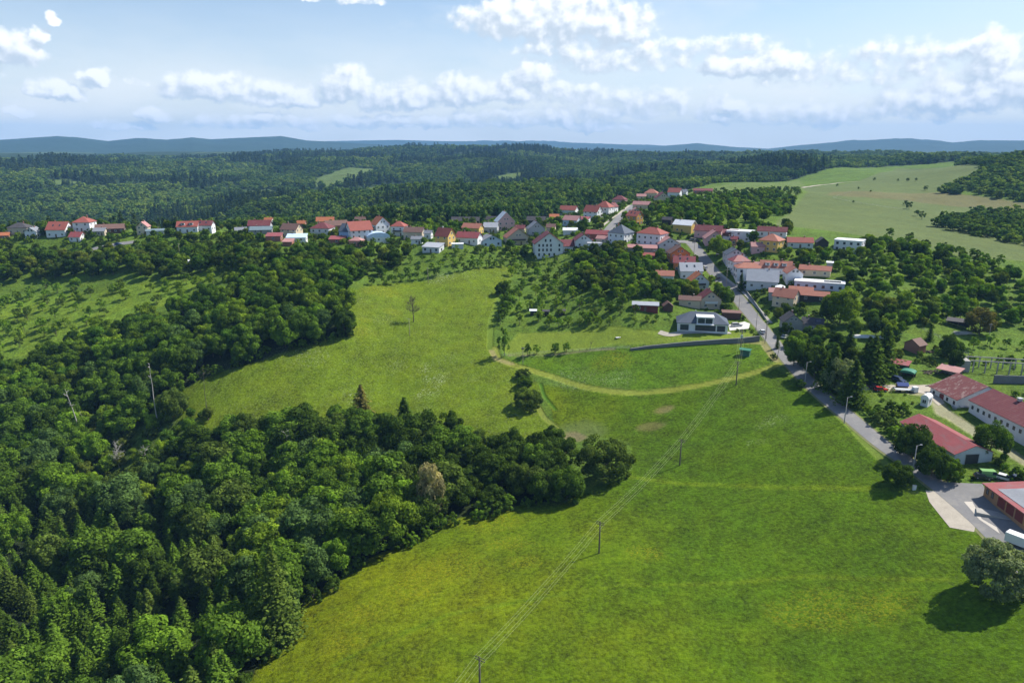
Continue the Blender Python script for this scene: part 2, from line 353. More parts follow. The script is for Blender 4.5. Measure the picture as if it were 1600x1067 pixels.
# drift from the yellow left side to lush green on the right
if kR.any():
    t_ = np.clip((x + 40 + (fbm(x / 25, y / 25, 3) - .45) * 90) / 90, 0, 1)[kR][:, None]
    gc[kR] = (1 - t_) * np.array([.108, .146, .002]) + t_ * np.array([.056, .110, .002])
    gm[kR, 0] = (.16 * (1 - t_[:, 0]) + .01)
ENC = Z((790,562),(900,551),(1000,541),(1100,537),(1185,536),(1205,560),(1190,575),(1100,598),(1000,608),(920,603),(850,585),(810,572))
paint(ENC, (.066, .136, .005), mask=(.10, .06, 1))
paint(Z((785,548),(810,520),(900,515),(1010,515),(1060,520),(1175,518),(1190,532),(1100,533),(1000,538),(880,549),(795,556)), (.135, .190, .022), mask=(0, 0, .45))
def blob(px, py, rw, ch, val, soft=True, rd=None):
    """soft round patch on one mask channel; rw, rd half sizes in metres"""
    c0 = hit(px, py); rd = rd or rw
    d = ((xw * 1.0 + wob * 1.5 - c0[0]) / rw) ** 2 + ((yw + wob2 * 1.5 - c0[1]) / rd) ** 2
    w = np.clip(1.15 - d, 0, 1) * val; gm[:, ch] = np.maximum(gm[:, ch], w)
for q in ((775,800,7),(760,815,10),(790,850,9),(700,890,12),(640,920,10),(1005,868,6),(560,960,10),(530,1010,8),(820,880,6),(1290,950,10),(1380,940,9),(1240,960,7),(610,385,4),(612,488,6),(575,500,5),(560,515,8),(960,565,10),(600,455,12)):
    blob(q[0], q[1], q[2], 0, .95, rd=q[2] * .7)
for q in ((665,575,6),(680,592,7),(672,615,7),(690,600,4),(620,572,6),(700,560,8),(560,620,10),(480,560,12),(560,470,7),(455,550,9),(600,500,9),(690,435,10),(730,430,9),(1205,660,5),(1180,690,4),(900,590,12),(960,595,9),(660,640,6),(740,590,5),(300,590,6)):
    blob(q[0], q[1], q[2], 1, .95 if q[1] < 616 and 660 < q[0] < 700 else .5, rd=q[2] * .8)
# mown strips, worn tracks
def strip(line, w, col, mask=(0, 0, .35)):
    L = Z(*line); k = np.clip((w - distline(x + wob * .12, y + wob2 * .1, L)) / .7 + .5, 0, 1) * near; k = k[:, None] * .9
    gc[:] = gc * (1 - k) + np.array(col, np.float32) * k
    if mask: gm[:] = gm * (1 - k) + np.array(mask, np.float32) * k
PATHL = [(772,545),(778,560),(800,570),(845,583),(880,594),(920,606),(960,612),(1000,614),(1050,609),(1100,601),(1150,590),(1190,579),(1222,568)]
strip(PATHL, 1.7, (.19, .225, .035))
strip([(768,548),(775,561),(800,569)], 1.2, (.24, .22, .09))
strip([(840,634),(850,652),(870,668),(885,676)], 1.1, (.17, .21, .04))
strip([(845,600),(850,618),(868,640)], .7, (.05, .12, .01))
strip([(765,545),(768,500),(785,455)], 1.4, (.11, .17, .02))
strip([(1196,535),(1205,548),(1215,562)], 2.4, (.22, .20, .09))
strip([(1130,536),(1165,535),(1196,537)], 1.5, (.20, .20, .07))
strip([(960,545),(890,552),(795,556)], .5, (.16, .15, .09))
for (ln, w_) in (([(1240,584),(1300,640),(1350,690),(1400,741),(1428,768)], 1.2), ([(1230,565),(1290,620),(1360,684),(1420,735)], .9)):
    strip(ln, w_, (.13, .19, .03))
strip([(985,745),(1100,757),(1250,762),(1380,766)], 1.1, (.095, .155, .004), None); strip([(960,735),(1060,700),(1170,672),(1290,655)], .8, (.05, .10, .004), None); strip([(520,1040),(700,960),(960,915),(1250,900),(1480,905)], .7, (.085, .14, .004), None)
def patch(px, py, rw, rd, col, m=(0, 0, .5)):
    c0 = hit(px, py); k = near * np.clip(1.5 - 1.2 * (((x + wob * 2.2 - c0[0]) / rw) ** 2 + ((y + wob2 * 2.2 - c0[1]) / rd) ** 2), 0, 1); k = k[:, None] * .85
    gc[:] = gc * (1 - k) + np.array(col, np.float32) * k; gm[:] = gm * (1 - k) + np.array(m, np.float32) * k
patch(915, 672, 8, 7, (.095, .135, .035)); patch(898, 683, 3.5, 3.5, (.17, .15, .08)); patch(887, 700, 3.2, 3, (.17, .11, .07))
patch(1040, 640, 4, 2.5, (.16, .15, .06)); patch(1020, 665, 5, 2.5, (.12, .125, .04)); patch(448, 1000, 1.6, 2.2, (.2, .15, .11)); patch(860, 452, 3, 2, (.16, .17, .05))
# near woods floor
WOODA = Z((370,1100),(440,985),(475,945),(560,880),(640,845),(700,815),(800,790),(900,772),(880,705),(800,700),(700,705),(560,690),(400,690),(330,690),(200,760),(-60,760),(-200,1100))
WOODB = Z((-60,760),(130,740),(240,640),(290,606),(400,566),(550,525),(545,490),(540,462),(550,440),(480,432),(430,430),(400,440),(350,462),(300,480),(220,510),(130,545),(60,575),(-60,590))
paint(WOODA, WOOD); paint(WOODB, WOOD)
paint(Z((120,700),(180,660),(240,655),(300,660),(260,720),(180,745)), (.07, .12, .02))
paint(Z((1330,605),(1350,600),(1500,602),(1470,612),(1480,636),(1640,738),(1628,742),(1466,648),(1448,618),(1400,612),(1340,611)), (.24, .24, .15), mask=(0, 0, .3))
# the left orchard hillside
paint(Z((-100,560),(0,565),(60,552),(130,520),(250,480),(330,440),(330,420),(250,440),(0,470),(-100,480)), (.11, .18, .018))
GA = np.concatenate([gc, np.ones((len(gc), 1), np.float32)], 1); GB = np.concatenate([gm, np.ones((len(gm), 1), np.float32)], 1)
idx = np.arange(nr * na).reshape(nr, na)
F = np.stack([idx[:-1, :-1], idx[1:, :-1], idx[1:, 1:], idx[:-1, 1:]], -1).reshape(-1, 4)[:, ::-1]
V = np.stack([x, y, GZ.ravel()], -1)
c0 = len(V); V = np.vstack([V, [[0, 0, float(GZ[0].mean())]]])
GA = np.vstack([GA, GA[:1]]); GB = np.vstack([GB, GB[:1]])
gme = np_mesh("ground", V, F, [GM], smooth=True, attrs={'gcol': ('FLOAT_COLOR', GA), 'gmask': ('FLOAT_COLOR', GB)})
if gme.polygons[100000].normal.z < 0: gme.flip_normals()
tag(link("ground", gme), kind='structure')
# ------------------------------------------------------------------ simple material table
def simple(name, col, rough=.7, var=.18, scale=.8, bump=0, spec=.2, dirt=None, metal=0):
    m, b, p, _ = mat(name); tcx = b.n('ShaderNodeTexCoord'); oi = b.n('ShaderNodeObjectInfo')
    ad = b.n('ShaderNodeVectorMath', operation='ADD'); b.put(ad.inputs[0], tcx.outputs['Object']); b.put(ad.inputs[1], oi.outputs['Location'])
    P_ = ad.outputs[0]; nz = b.noise(P_, scale, 5, .65); nz2 = b.noise(P_, scale * 6, 3, .6)
    f = b.m('ADD', b.m('MULTIPLY', b.m('SUBTRACT', nz, .5), 2 * var), b.m('MULTIPLY', b.m('SUBTRACT', nz2, .5), var))
    s_ = b.n('ShaderNodeVectorMath', operation='SCALE'); b.put(s_.inputs[0], tuple(col)); b.put(s_.inputs['Scale'], b.m('ADD', 1, f)); c_ = s_.outputs[0]
    if dirt: c_ = b.mix(b.ss(nz, .52, .68), c_, dirt)
    b.put(p.inputs['Base Color'], c_); p.inputs['Roughness'].default_value = rough; p.inputs['Specular IOR Level'].default_value = spec
    p.inputs['Metallic'].default_value = metal
    if bump: b.put(p.inputs['Normal'], tool_bump(b, nz2, bump, .05))
    return m
def roofmat(name, col, period=.33, var=.2, metal=False, dirt=None):
    """tiled (or sheet) roof: courses across the slope in object space, tone drifting tile by tile"""
    m, b, p, _ = mat(name); tcx = b.n('ShaderNodeTexCoord'); oi = b.n('ShaderNodeObjectInfo')
    sx = b.n('ShaderNodeSeparateXYZ'); b.put(sx.inputs[0], tcx.outputs['Object'])
    rows = b.m('SINE', b.m('MULTIPLY', sx.outputs[2], 2 * math.pi / period)) if not metal else b.m('POWER', b.m('ABSOLUTE', b.m('SINE', b.m('MULTIPLY', b.m('ADD', sx.outputs[0], 0), math.pi / .6))), 14)
    ad = b.n('ShaderNodeVectorMath', operation='ADD'); b.put(ad.inputs[0], tcx.outputs['Object']); b.put(ad.inputs[1], oi.outputs['Location'])
    nz = b.noise(ad.outputs[0], .55, 5, .65); nz2 = b.noise(ad.outputs[0], 3.2, 3, .7)
    f = b.m('ADD', b.m('MULTIPLY', b.m('SUBTRACT', nz, .5), 2.2 * var), b.m('ADD', b.m('MULTIPLY', b.m('SUBTRACT', nz2, .5), 2 * var), b.m('MULTIPLY', rows, .08 if not metal else -.14)))
    s_ = b.n('ShaderNodeVectorMath', operation='SCALE'); b.put(s_.inputs[0], tuple(col)); b.put(s_.inputs['Scale'], b.m('ADD', 1, f)); c_ = s_.outputs[0]
    if dirt: c_ = b.mix(b.m('MULTIPLY', b.ss(b.noise(b.mapping(ad.outputs[0], scale=(1, .35, 1)), .7, 5, .7), .5, .6), .8), c_, dirt)
    b.put(p.inputs['Base Color'], c_); p.inputs['Roughness'].default_value = .75 if not metal else .5; p.inputs['Specular IOR Level'].default_value = .2
    b.put(p.inputs['Normal'], tool_bump(b, rows, .25, .04)); return m
RC = dict(red=(.275,.085,.068), bright=(.27,.072,.074), salmon=(.335,.14,.10), orange=(.38,.135,.065), maroon=(.145,.042,.048), pink=(.38,.20,.19), brown=(.16,.095,.08),
          dark=(.065,.062,.068), grey=(.20,.215,.245), lgrey=(.34,.36,.40), white=(.72,.74,.76), slate=(.085,.105,.14), teal=(.16,.22,.25), blue=(.48,.62,.78), green=(.05,.20,.13), rust=(.165,.055,.055))
WC = dict(white=(.68,.69,.72), cream=(.60,.50,.36), grey=(.42,.43,.46), pink=(.56,.36,.36), yellow=(.60,.42,.13), ochre=(.46,.25,.065), orange=(.50,.19,.06), beige=(.50,.42,.33), blue=(.32,.45,.68), lblue=(.46,.55,.66),
          brown=(.10,.055,.04), dark=(.05,.045,.04), redbrown=(.18,.045,.04), salmon=(.50,.25,.18), stone=(.30,.29,.28), brick=(.30,.14,.10), lgrey=(.55,.57,.60), green=(.06,.14,.10))
ROOF = {k: roofmat("roof_" + k, v, metal=k in ('bright', 'white', 'blue', 'green', 'teal'), dirt=(.30, .22, .20) if k == 'rust' else (.22, .10, .10) if k == 'bright' else (.17, .065, .065) if k == 'maroon' else None) for k, v in RC.items()}
WALL = {k: simple("wall_" + k, v, .85, .10, .5) for k, v in WC.items()}
GLASS = simple("window_glass", (.035, .045, .06), .12, .2, .5, spec=.6)
FRAME = simple("window_frame", (.70, .70, .70), .5, .05)
DFRAME = simple("dark_trim", (.06, .055, .055), .5, .1)
CONC = simple("concrete", (.33, .32, .30), .9, .2, .6, .2)
ASPH = simple("asphalt", (.20, .198, .200), .9, .22, .22, .3, dirt=(.25, .24, .225))
GRAVEL = simple("gravel", (.40, .36, .30), .95, .28, .35, .3)
TIMBER = simple("timber", (.15, .115, .085), .8, .2, 1.5)
POLEM = simple("pole_wood", (.21, .19, .16), .8, .2, 1.5)
METAL = simple("galvanised_metal", (.40, .42, .43), .45, .1, 1, spec=.5)
SOLAR = simple("solar_glass", (.03, .035, .06), .15, .1, 1, spec=.6)
BARK = simple("bark", (.115, .095, .072), .9, .25, 1.2, .3)
PALEBARK = simple("pale_bark", (.42, .40, .36), .85, .25, 1.2)
# ------------------------------------------------------------------ draped sheets
def ribbon(name, line, w, m, lift=.06, kind='structure', label=None, cat=None, group=None, step=1.0, wend=None):
    L = np.array([p_[:2] for p_ in (Z(*line) if len(line[0]) == 2 else line)])
    # smooth the polyline (Chaikin)
    for _ in range(3):
        q = [L[0]]
        for a_, c_ in zip(L[:-1], L[1:]): q += [a_ * .75 + c_ * .25, a_ * .25 + c_ * .75]
        L = np.array(q + [L[-1]])
    d = np.r_[0, np.cumsum(np.hypot(*np.diff(L, axis=0).T))]; s = np.arange(0, d[-1], step); s = np.r_[s, d[-1]]
    Q = np.stack([np.interp(s, d, L[:, 0]), np.interp(s, d, L[:, 1])], -1)
    T = np.gradient(Q, axis=0); T /= np.linalg.norm(T, axis=1)[:, None] + 1e-9; N = np.stack([-T[:, 1], T[:, 0]], -1)
    K = max(4, int(w / 1.0)); V_ = []
    ww = np.interp(s, [0, d[-1]], [w, wend or w])
    for k_ in range(K + 1):
        e = Q + N * ((k_ / K - .5) * ww)[:, None]; V_.append(np.c_[e, ground(e[:, 0], e[:, 1]) + lift])
    V_ = np.stack(V_, 1); n_, m_ = V_.shape[:2]; ii = np.arange(n_ * m_).reshape(n_, m_)
    F_ = np.stack([ii[:-1, :-1], ii[:-1, 1:], ii[1:, 1:], ii[1:, :-1]], -1).reshape(-1, 4)
    me = np_mesh(name, V_.reshape(-1, 3), F_, [m], smooth=True)
    if me.polygons[0].normal.z < 0: me.flip_normals()
    return tag(link(name, me), label, cat, group, kind)
def sheet(name, poly, m, lift=.05, step=1.0):
    P_ = np.array([p_[:2] for p_ in Z(*poly)]); import bmesh as bm_
    B = bm_.new(); vs = [B.verts.new((p_[0], p_[1], 0)) for p_ in P_]; B.faces.new(vs)
    x0, y0 = P_.min(0); x1, y1 = P_.max(0)
    for c_, nrm, a0, a1 in ((0, (1, 0, 0), x0, x1), (1, (0, 1, 0), y0, y1)):
        v_ = a0 + step
        while v_ < a1:
            bm_.ops.bisect_plane(B, geom=B.verts[:] + B.edges[:] + B.faces[:], plane_co=(v_, v_, 0), plane_no=nrm); v_ += step
    B.normal_update()
    if B.faces[:][0].normal.z < 0: bm_.ops.reverse_faces(B, faces=B.faces[:])
    co = np.array([v_.co[:] for v_ in B.verts]); zz = ground(co[:, 0], co[:, 1])
    for v_, z_ in zip(B.verts, zz): v_.co.z = z_ + lift
    me = bpy.data.meshes.new(name); B.to_mesh(me); B.free(); me.materials.append(m)
    return tag(link(name, me), kind='structure')
ROADPX = [(1620,905),(1558,838),(1520,803),(1482,772),(1450,747),(1425,726),(1370,690),(1322,648),(1270,603),(1226,558),(1200,522),(1170,488),(1154,467),(1137,448),(1119,430),(1102,408),(1084,384),(1078,378)]
VERGE = simple('worn_verge', (.17, .18, .075), .95, .35, .7, .3)
ribbon('verge', ROADPX, 6.6, VERGE, .045, wend=7)
ribbon("road", ROADPX, 4.9, ASPH, .10, wend=6.2)
ribbon("street", [(1078,379),(1060,377),(1040,381),(1000,388),(960,390),(935,388)], 5, ASPH, .13)
ribbon("street", [(945,372),(950,362),(960,350),(972,338),(986,324),(990,320)], 8, ASPH, .12, wend=7)
ribbon("pavement", [(930,368),(940,354),(958,341),(972,330),(984,321)], 2.2, GRAVEL, .16)
ribbon("pavement", [(1205,505),(1178,475),(1160,455),(1140,440),(1120,424)], 1.4, CONC, .18)
ribbon("field_track", [(1254,294),(1280,290),(1310,286),(1342,284)], 5, GRAVEL, .3, wend=4)
ribbon("lane", [(140,392),(170,385),(190,381),(212,378)], 5, ASPH, .2)
ribbon("lane", [(1030,519),(1045,524),(1062,521)], 3, GRAVEL, .12)
sheet("yard", [(1455,752),(1535,756),(1545,778),(1590,812),(1640,850),(1640,880),(1560,840),(1475,772)], ASPH, .07)
sheet("lay_by", [(1446,766),(1462,768),(1484,776),(1524,822),(1522,831),(1484,824),(1452,784)], GRAVEL, .065)
sheet("concrete_apron", [(1506,784),(1519,784),(1534,811),(1557,824),(1562,834),(1545,822),(1530,812)], simple("pale_concrete", (.52, .48, .42), .9, .12, .6), .115)
sheet("farm_yard", [(1340,605),(1368,602),(1440,602),(1490,600),(1498,605),(1464,612),(1476,630),(1466,634),(1446,616),(1420,610),(1345,610)], GRAVEL, .08)
sheet("driveway", [(1138,508),(1163,503),(1172,506),(1170,514),(1140,517)], simple("pale_paving", (.55, .54, .51), .9, .1, .6), .16)
sheet("terrace", [(1056,519),(1140,519),(1143,522),(1056,523)], CONC, .16)
# ------------------------------------------------------------------ buildings
class MB:
    def __init__(s): s.v = []; s.f = []; s.m = []
    def poly(s, pts_, mi=0):
        i = len(s.v); s.v += [tuple(p_) for p_ in pts_]; s.f.append(tuple(range(i, i + len(pts_)))); s.m.append(mi)
    def box(s, x0, x1, y0, y1, z0, z1, mi=0, bottom=True):
        a = [(x0, y0), (x1, y0), (x1, y1), (x0, y1)]
        for k_ in range(4):
            p_, q_ = a[k_], a[(k_ + 1) % 4]; s.poly([(*p_, z0), (*q_, z0), (*q_, z1), (*p_, z1)], mi)
        s.poly([(*p_, z1) for p_ in a], mi)
        if bottom: s.poly([(*p_, z0) for p_ in a[::-1]], mi)
    def prism(s, prof_, axis, a0, a1, mi=0):
        """closed profile (list of (u,z)) extruded along axis 'x' or 'y' from a0 to a1"""
        f_ = (lambda u, z_, a_: (a_, u, z_)) if axis == 'x' else (lambda u, z_, a_: (u, a_, z_))
        n_ = len(prof_)
        for k_ in range(n_):
            (u0, z0), (u1, z1) = prof_[k_], prof_[(k_ + 1) % n_]
            s.poly([f_(u0, z0, a0), f_(u1, z1, a0), f_(u1, z1, a1), f_(u0, z0, a1)], mi)
        s.poly([f_(u, z_, a0) for u, z_ in prof_][::-1], mi); s.poly([f_(u, z_, a1) for u, z_ in prof_], mi)
    def tube(s, p0, p1, r0, r1, k=6, mi=0, cap=True):
        p0 = np.array(p0, float); p1 = np.array(p1, float); d = p1 - p0; d /= np.linalg.norm(d) + 1e-9
        u = np.cross(d, (0, 0, 1) if abs(d[2]) < .9 else (1, 0, 0)); u /= np.linalg.norm(u); w = np.cross(d, u)
        i = len(s.v)
        for (p_, r_) in ((p0, r0), (p1, r1)):
            for j in range(k):
                a = 2 * math.pi * j / k; s.v.append(tuple(p_ + r_ * (math.cos(a) * u + math.sin(a) * w)))
        for j in range(k): s.f.append((i + j, i + (j + 1) % k, i + k + (j + 1) % k, i + k + j)); s.m.append(mi)
        if cap: s.f.append(tuple(i + k + j for j in range(k))); s.m.append(mi)
    def mesh(s, name, *mats, smooth=False):
        me = bpy.data.meshes.new(name); me.from_pydata(s.v, [], s.f)
        for m_ in mats: me.materials.append(m_)
        me.polygons.foreach_set('material_index', s.m)
        import bmesh as bm_
        B = bm_.new(); B.from_mesh(me); bm_.ops.remove_doubles(B, verts=B.verts, dist=.0005); bm_.ops.recalc_face_normals(B, faces=B.faces); B.to_mesh(me); B.free()
        if smooth: me.polygons.foreach_set('use_smooth', np.ones(len(me.polygons), bool))
        me.update(); return me
_wc = {}
def win_mesh(w, h, style='w'):
    k = (round(w, 1), round(h, 1), style)
    if k not in _wc:
        mb = MB(); fw_ = .09 if w > .8 else .07; w2, h2 = w / 2, h / 2
        for (a0, a1, c0_, c1_) in ((-w2, w2, h2 - fw_, h2), (-w2, w2, -h2, -h2 + fw_), (-w2, -w2 + fw_, -h2 + fw_, h2 - fw_), (w2 - fw_, w2, -h2 + fw_, h2 - fw_)):
            mb.box(a0, a1, -.06, .05, c0_, c1_, 0)
        if w > 1.0: mb.box(-.035, .035, -.05, .04, -h2 + fw_, h2 - fw_, 0)
        mb.box(-w2 + fw_, w2 - fw_, -.015, .03, -h2 + fw_, h2 - fw_, 1)
        _wc[k] = mb.mesh("window", FRAME if style == 'w' else DFRAME, GLASS)
    return _wc[k]
def put_win(parent, x_, y_, z_, rz, w=1.1, h=1.3, style='w', name='window'):
    return link(name, win_mesh(w, h, style), parent, (x_, y_, z_), rz)
WALL['garage'] = simple('wall_garage', (.36, .20, .11), .85, .2, .5)
FOOT = []; FOOT2 = []      # footprints (x, y, radius) kept clear of trees
def roof_mesh(rt, w, d, h, pitch, oh=.45, th=.2):
    mb = MB(); tp = math.tan(R(pitch)); rise = 0
    if rt in ('gp', 'gg'):
        half = (d if rt == 'gp' else w) / 2; L = (w if rt == 'gp' else d) / 2 + oh; rise = half * tp; o = half + oh; ez = h - oh * tp
        prof_ = [(-o, ez + .02), (0, h + rise + .02), (o, ez + .02), (o, ez + th), (0, h + rise + th + .06), (-o, ez + th)]
        mb.prism(prof_, 'x' if rt == 'gp' else 'y', -L, L)
    elif rt == 'hip':
        W2, D2 = w / 2 + oh, d / 2 + oh; rise = min(W2, D2) * tp; z0 = h + .01
        mb.box(-W2, W2, -D2, D2, z0, z0 + .18)
        rl = max(W2 - D2, 0) + .01; rd = max(D2 - W2, 0) + .01; zt = z0 + .18 + rise; z1 = z0 + .181
        c_ = [(-W2, -D2, z1), (W2, -D2, z1), (W2, D2, z1), (-W2, D2, z1)]
        if W2 >= D2: a_, e_ = (-rl, 0, zt), (rl, 0, zt); mb.poly([c_[0], c_[1], e_, a_]); mb.poly([c_[1], c_[2], e_]); mb.poly([c_[2], c_[3], a_, e_]); mb.poly([c_[3], c_[0], a_])
        else: a_, e_ = (0, -rd, zt), (0, rd, zt); mb.poly([c_[0], c_[1], a_]); mb.poly([c_[1], c_[2], e_, a_]); mb.poly([c_[2], c_[3], e_]); mb.poly([c_[3], c_[0], a_, e_])
    elif rt == 'flat':
        mb.box(-w / 2 - .25, w / 2 + .25, -d / 2 - .25, d / 2 + .25, h + .01, h + .35)
    elif rt == 'mono':
        rise = d * tp; o = oh
        mb.prism([(-d / 2 - o, h - o * tp + .02), (d / 2 + o, h + rise + o * tp + .02), (d / 2 + o, h + rise + o * tp + th), (-d / 2 - o, h - o * tp + th)], 'x', -w / 2 - o, w / 2 + o)
    elif rt == 'arch':
        n_ = 10; R_ = w / 2 + .15; top = [(R_ * math.cos(math.pi * k_ / n_), h + .02 + R_ * tp * math.sin(math.pi * k_ / n_)) for k_ in range(n_ + 1)]
        mb.prism(top + [(-R_, h - .1), (R_, h - .1)], 'y', -d / 2 - .2, d / 2 + .2); rise = R_ * tp
    return mb, rise
def wall_mb(rt, w, d, h, pitch):
    tp = math.tan(R(pitch)); z0 = -3.5; mb = MB()
    if rt == 'gg': mb.prism([(-w / 2, z0), (w / 2, z0), (w / 2, h), (0, h + w / 2 * tp - .02), (-w / 2, h)], 'y', -d / 2, d / 2)
    elif rt == 'gp': mb.prism([(-d / 2, z0), (d / 2, z0), (d / 2, h), (0, h + d / 2 * tp - .02), (-d / 2, h)], 'x', -w / 2, w / 2)
    elif rt == 'mono': mb.prism([(-d / 2, z0), (d / 2, z0), (d / 2, h + d * tp), (-d / 2, h)], 'x', -w / 2, w / 2)
    else: mb.box(-w / 2, w / 2, -d / 2, d / 2, z0, h)
    return mb
def house_at(x_, y_, z_, rz, w, d, h, rt, pitch, rcol, wcol, label, name, cat, ex='', group=None, dist=300):
    t = link(name, None, loc=(x_, y_, z_), rz=rz); tag(t, label, cat, group); FOOT.append((x_, y_, max(w, d) * .56 + 1.0)); FOOT2.append((x_, y_, max(w, d) * .5 + .6))
    FOOT.append((x_ + math.sin(rz) * d * .6, y_ - math.cos(rz) * d * .6, w * .42))
    pal = WALL.get(wcol, WALL['white'])
    if 'open' in ex:
        mb = MB(); nx_ = max(2, int(w / 3.5) + 1)
        for i_ in range(nx_):
            xx = -w / 2 + .1 + (w - .2) * i_ / (nx_ - 1)
            for yy in (-d / 2 + .1, d / 2 - .1): mb.box(xx - .09, xx + .09, yy - .09, yy + .09, -2, h + (d * math.tan(R(pitch)) * (yy > 0) if rt == 'mono' else 0) - .05)
        link('post_frame', mb.mesh('post_frame', TIMBER), t)
        mb = MB(); mb.box(-w / 2 + .2, w / 2 - .2, d / 2 - .14, d / 2 - .04, -2, h - .3); link('wall', mb.mesh('wall', pal), t)
    else:
        link('wall', wall_mb(rt, w, d, h, pitch).mesh('wall', pal), t)
    mb, rise = roof_mesh(rt, w, d, h, pitch); rf = link('roof', mb.mesh('roof', ROOF[rcol]), t)
    nf = max(1, int((h + .6) / 2.9)); wsty = 'd' if 'dw' in ex else 'w'
    if 'nochim' not in ex and rt not in ('flat', 'mono', 'arch'):
        cx = w * (.18 if (int(abs(x_)) % 2) else -.22) if rt != 'gg' else .35; cy = .5 if rt != 'gg' else d * .15
        mb = MB(); mb.box(cx - .3, cx + .3, cy - .25, cy + .25, h + rise * .45, h + rise + .95, 0); mb.box(cx - .38, cx + .38, cy - .33, cy + .33, h + rise + .95, h + rise + 1.05, 1)
        link('chimney', mb.mesh('chimney', WALL['brick'] if 'wch' not in ex else WALL['white'], CONC), rf)
    if 'nowin' not in ex and 'open' not in ex:
        ww, wh = (1.25, 1.35) if dist < 520 else (1.4, 1.5)
        for (fw_, fx, fy, fr) in ((w, 0, -d / 2, 0), (d, w / 2, 0, math.pi / 2), (d, -w / 2, 0, -math.pi / 2)):
            nc = max(1, int(fw_ / 3.3)); front_ = fr == 0
            if 'few' in ex: nc = max(1, nc - 1)
            for fl in range(nf):
                for c_ in range(nc):
                    u = (c_ + .5) / nc * fw_ - fw_ / 2
                    if front_ and fl == 0 and c_ == nc // 2 and 'nodoor' not in ex and nc > 1: continue
                    if front_: put_win(t, u, -d / 2 - .03, fl * 2.9 + 1.75, 0, ww, wh, wsty)
                    else: put_win(t, fx + (.03 if fx > 0 else -.03), u * (1 if fx > 0 else -1), fl * 2.9 + 1.75, fr, ww, wh, wsty)
        if rt == 'gg' and rise > 1.9:
            zz = h + min(rise * .36, 1.6)
            if w > 7: put_win(t, -.95, -d / 2 - .03, zz, 0, 1.1, 1.2, wsty); put_win(t, .95, -d / 2 - .03, zz, 0, 1.1, 1.2, wsty)
            else: put_win(t, 0, -d / 2 - .03, zz, 0, 1.2, 1.2, wsty)
        if rt == 'gp' and rise > 1.9:
            zz = h + min(rise * .38, 1.6)
            for s_ in (1, -1): put_win(t, s_ * (w / 2 + .03), 0, zz, s_ * math.pi / 2, 1.2, 1.25, wsty)
        if 'nodoor' not in ex and int(w / 3.3) > 1:
            nc = int(w / 3.3); u = (nc // 2 + .5) / nc * w - w / 2
            mb = MB(); mb.box(u - .5, u + .5, -d / 2 - .05, -d / 2 + .05, 0, 2.1, 0); link('door', mb.mesh('door', TIMBER), t)
    if 'balc' in ex:
        mb = MB(); u0, u1 = -w * .3, w * .3; zb = 2.75
        mb.box(u0, u1, -d / 2 - 1.3, -d / 2 - .005, zb, zb + .15, 0); mb.box(u0, u1, -d / 2 - 1.3, -d / 2 - 1.22, zb + .15, zb + 1.1, 1)
        for u in (u0, u1 - .08): mb.box(u, u + .08, -d / 2 - 1.22, -d / 2 - .005, zb + .15, zb + 1.1, 1)
        link('balcony', mb.mesh('balcony', CONC, DFRAME if 'dark' in ex else WALL['lgrey']), t)
    if 'dorm' in ex and rt == 'gp':
        tp = math.tan(R(pitch)); n_ = 3 if 'dorm3' in ex else 2 if 'dorm2' in ex else 1
        for i_ in range(n_):
            u = (i_ + .5) / n_ * w * .8 - w * .4; yf = -d / 2 + .8; zb = h + .8 * tp + .1; ht = 1.5
            mb = MB(); mb.box(u - 1.1, u + 1.1, yf, yf + min(ht / tp, d / 2 - 1), zb - .3, zb + ht, 0); mb.box(u - 1.35, u + 1.35, yf - .3, yf + min(ht / tp, d / 2 - 1) + .4, zb + ht + .003, zb + ht + .16, 1)
            dm = link('dormer', mb.mesh('dormer', WALL['white'] if 'wdm' in ex else pal, ROOF[rcol]), rf); put_win(dm, u, yf - .03, zb + .75, 0, 1.3, 1.0, wsty)
    if 'solar' in ex:
        tp = math.tan(R(pitch)) if rt != 'flat' else 0; mb = MB(); u = w * .26
        if rt == 'flat': mb.box(u - w * .17, u + w * .17, -d * .28, d * .22, h + .38, h + .45)
        else:
            y0, y1 = -d / 2 + .7, -.8; n0 = .3
            mb.prism([(y0, h + (y0 + d / 2) * tp + n0), (y1, h + (y1 + d / 2) * tp + n0), (y1, h + (y1 + d / 2) * tp + n0 + .07), (y0, h + (y0 + d / 2) * tp + n0 + .07)], 'x', u - w * .15, u + w * .15)
        link('solar_panel', mb.mesh('solar_panel', SOLAR), rf)
    if 'sky' in ex and rt in ('gp', 'hip'):
        tp = math.tan(R(pitch))
        for u in (-w * .2, w * .15):
            y0, y1 = -d * .3, -d * .3 + 1.1; e_ = .32 if rt == 'gp' else .28 + .5 * tp; mb = MB()
            mb.prism([(y0, h + (y0 + d / 2) * tp + e_ - .1), (y1, h + (y1 + d / 2) * tp + e_ - .1), (y1, h + (y1 + d / 2) * tp + e_), (y0, h + (y0 + d / 2) * tp + e_)], 'x', u - .45, u + .45)
            link('skylight', mb.mesh('skylight', GLASS), rf)
    if 'gdoor' in ex:
        mb = MB(); mb.box(-1.4, 1.4, -d / 2 - .06, -d / 2 + .04, 0, 2.3, 0); link('garage_door', mb.mesh('garage_door', WALL['brown'] if 'bg' in ex else WALL['lgrey']), t)
    return t
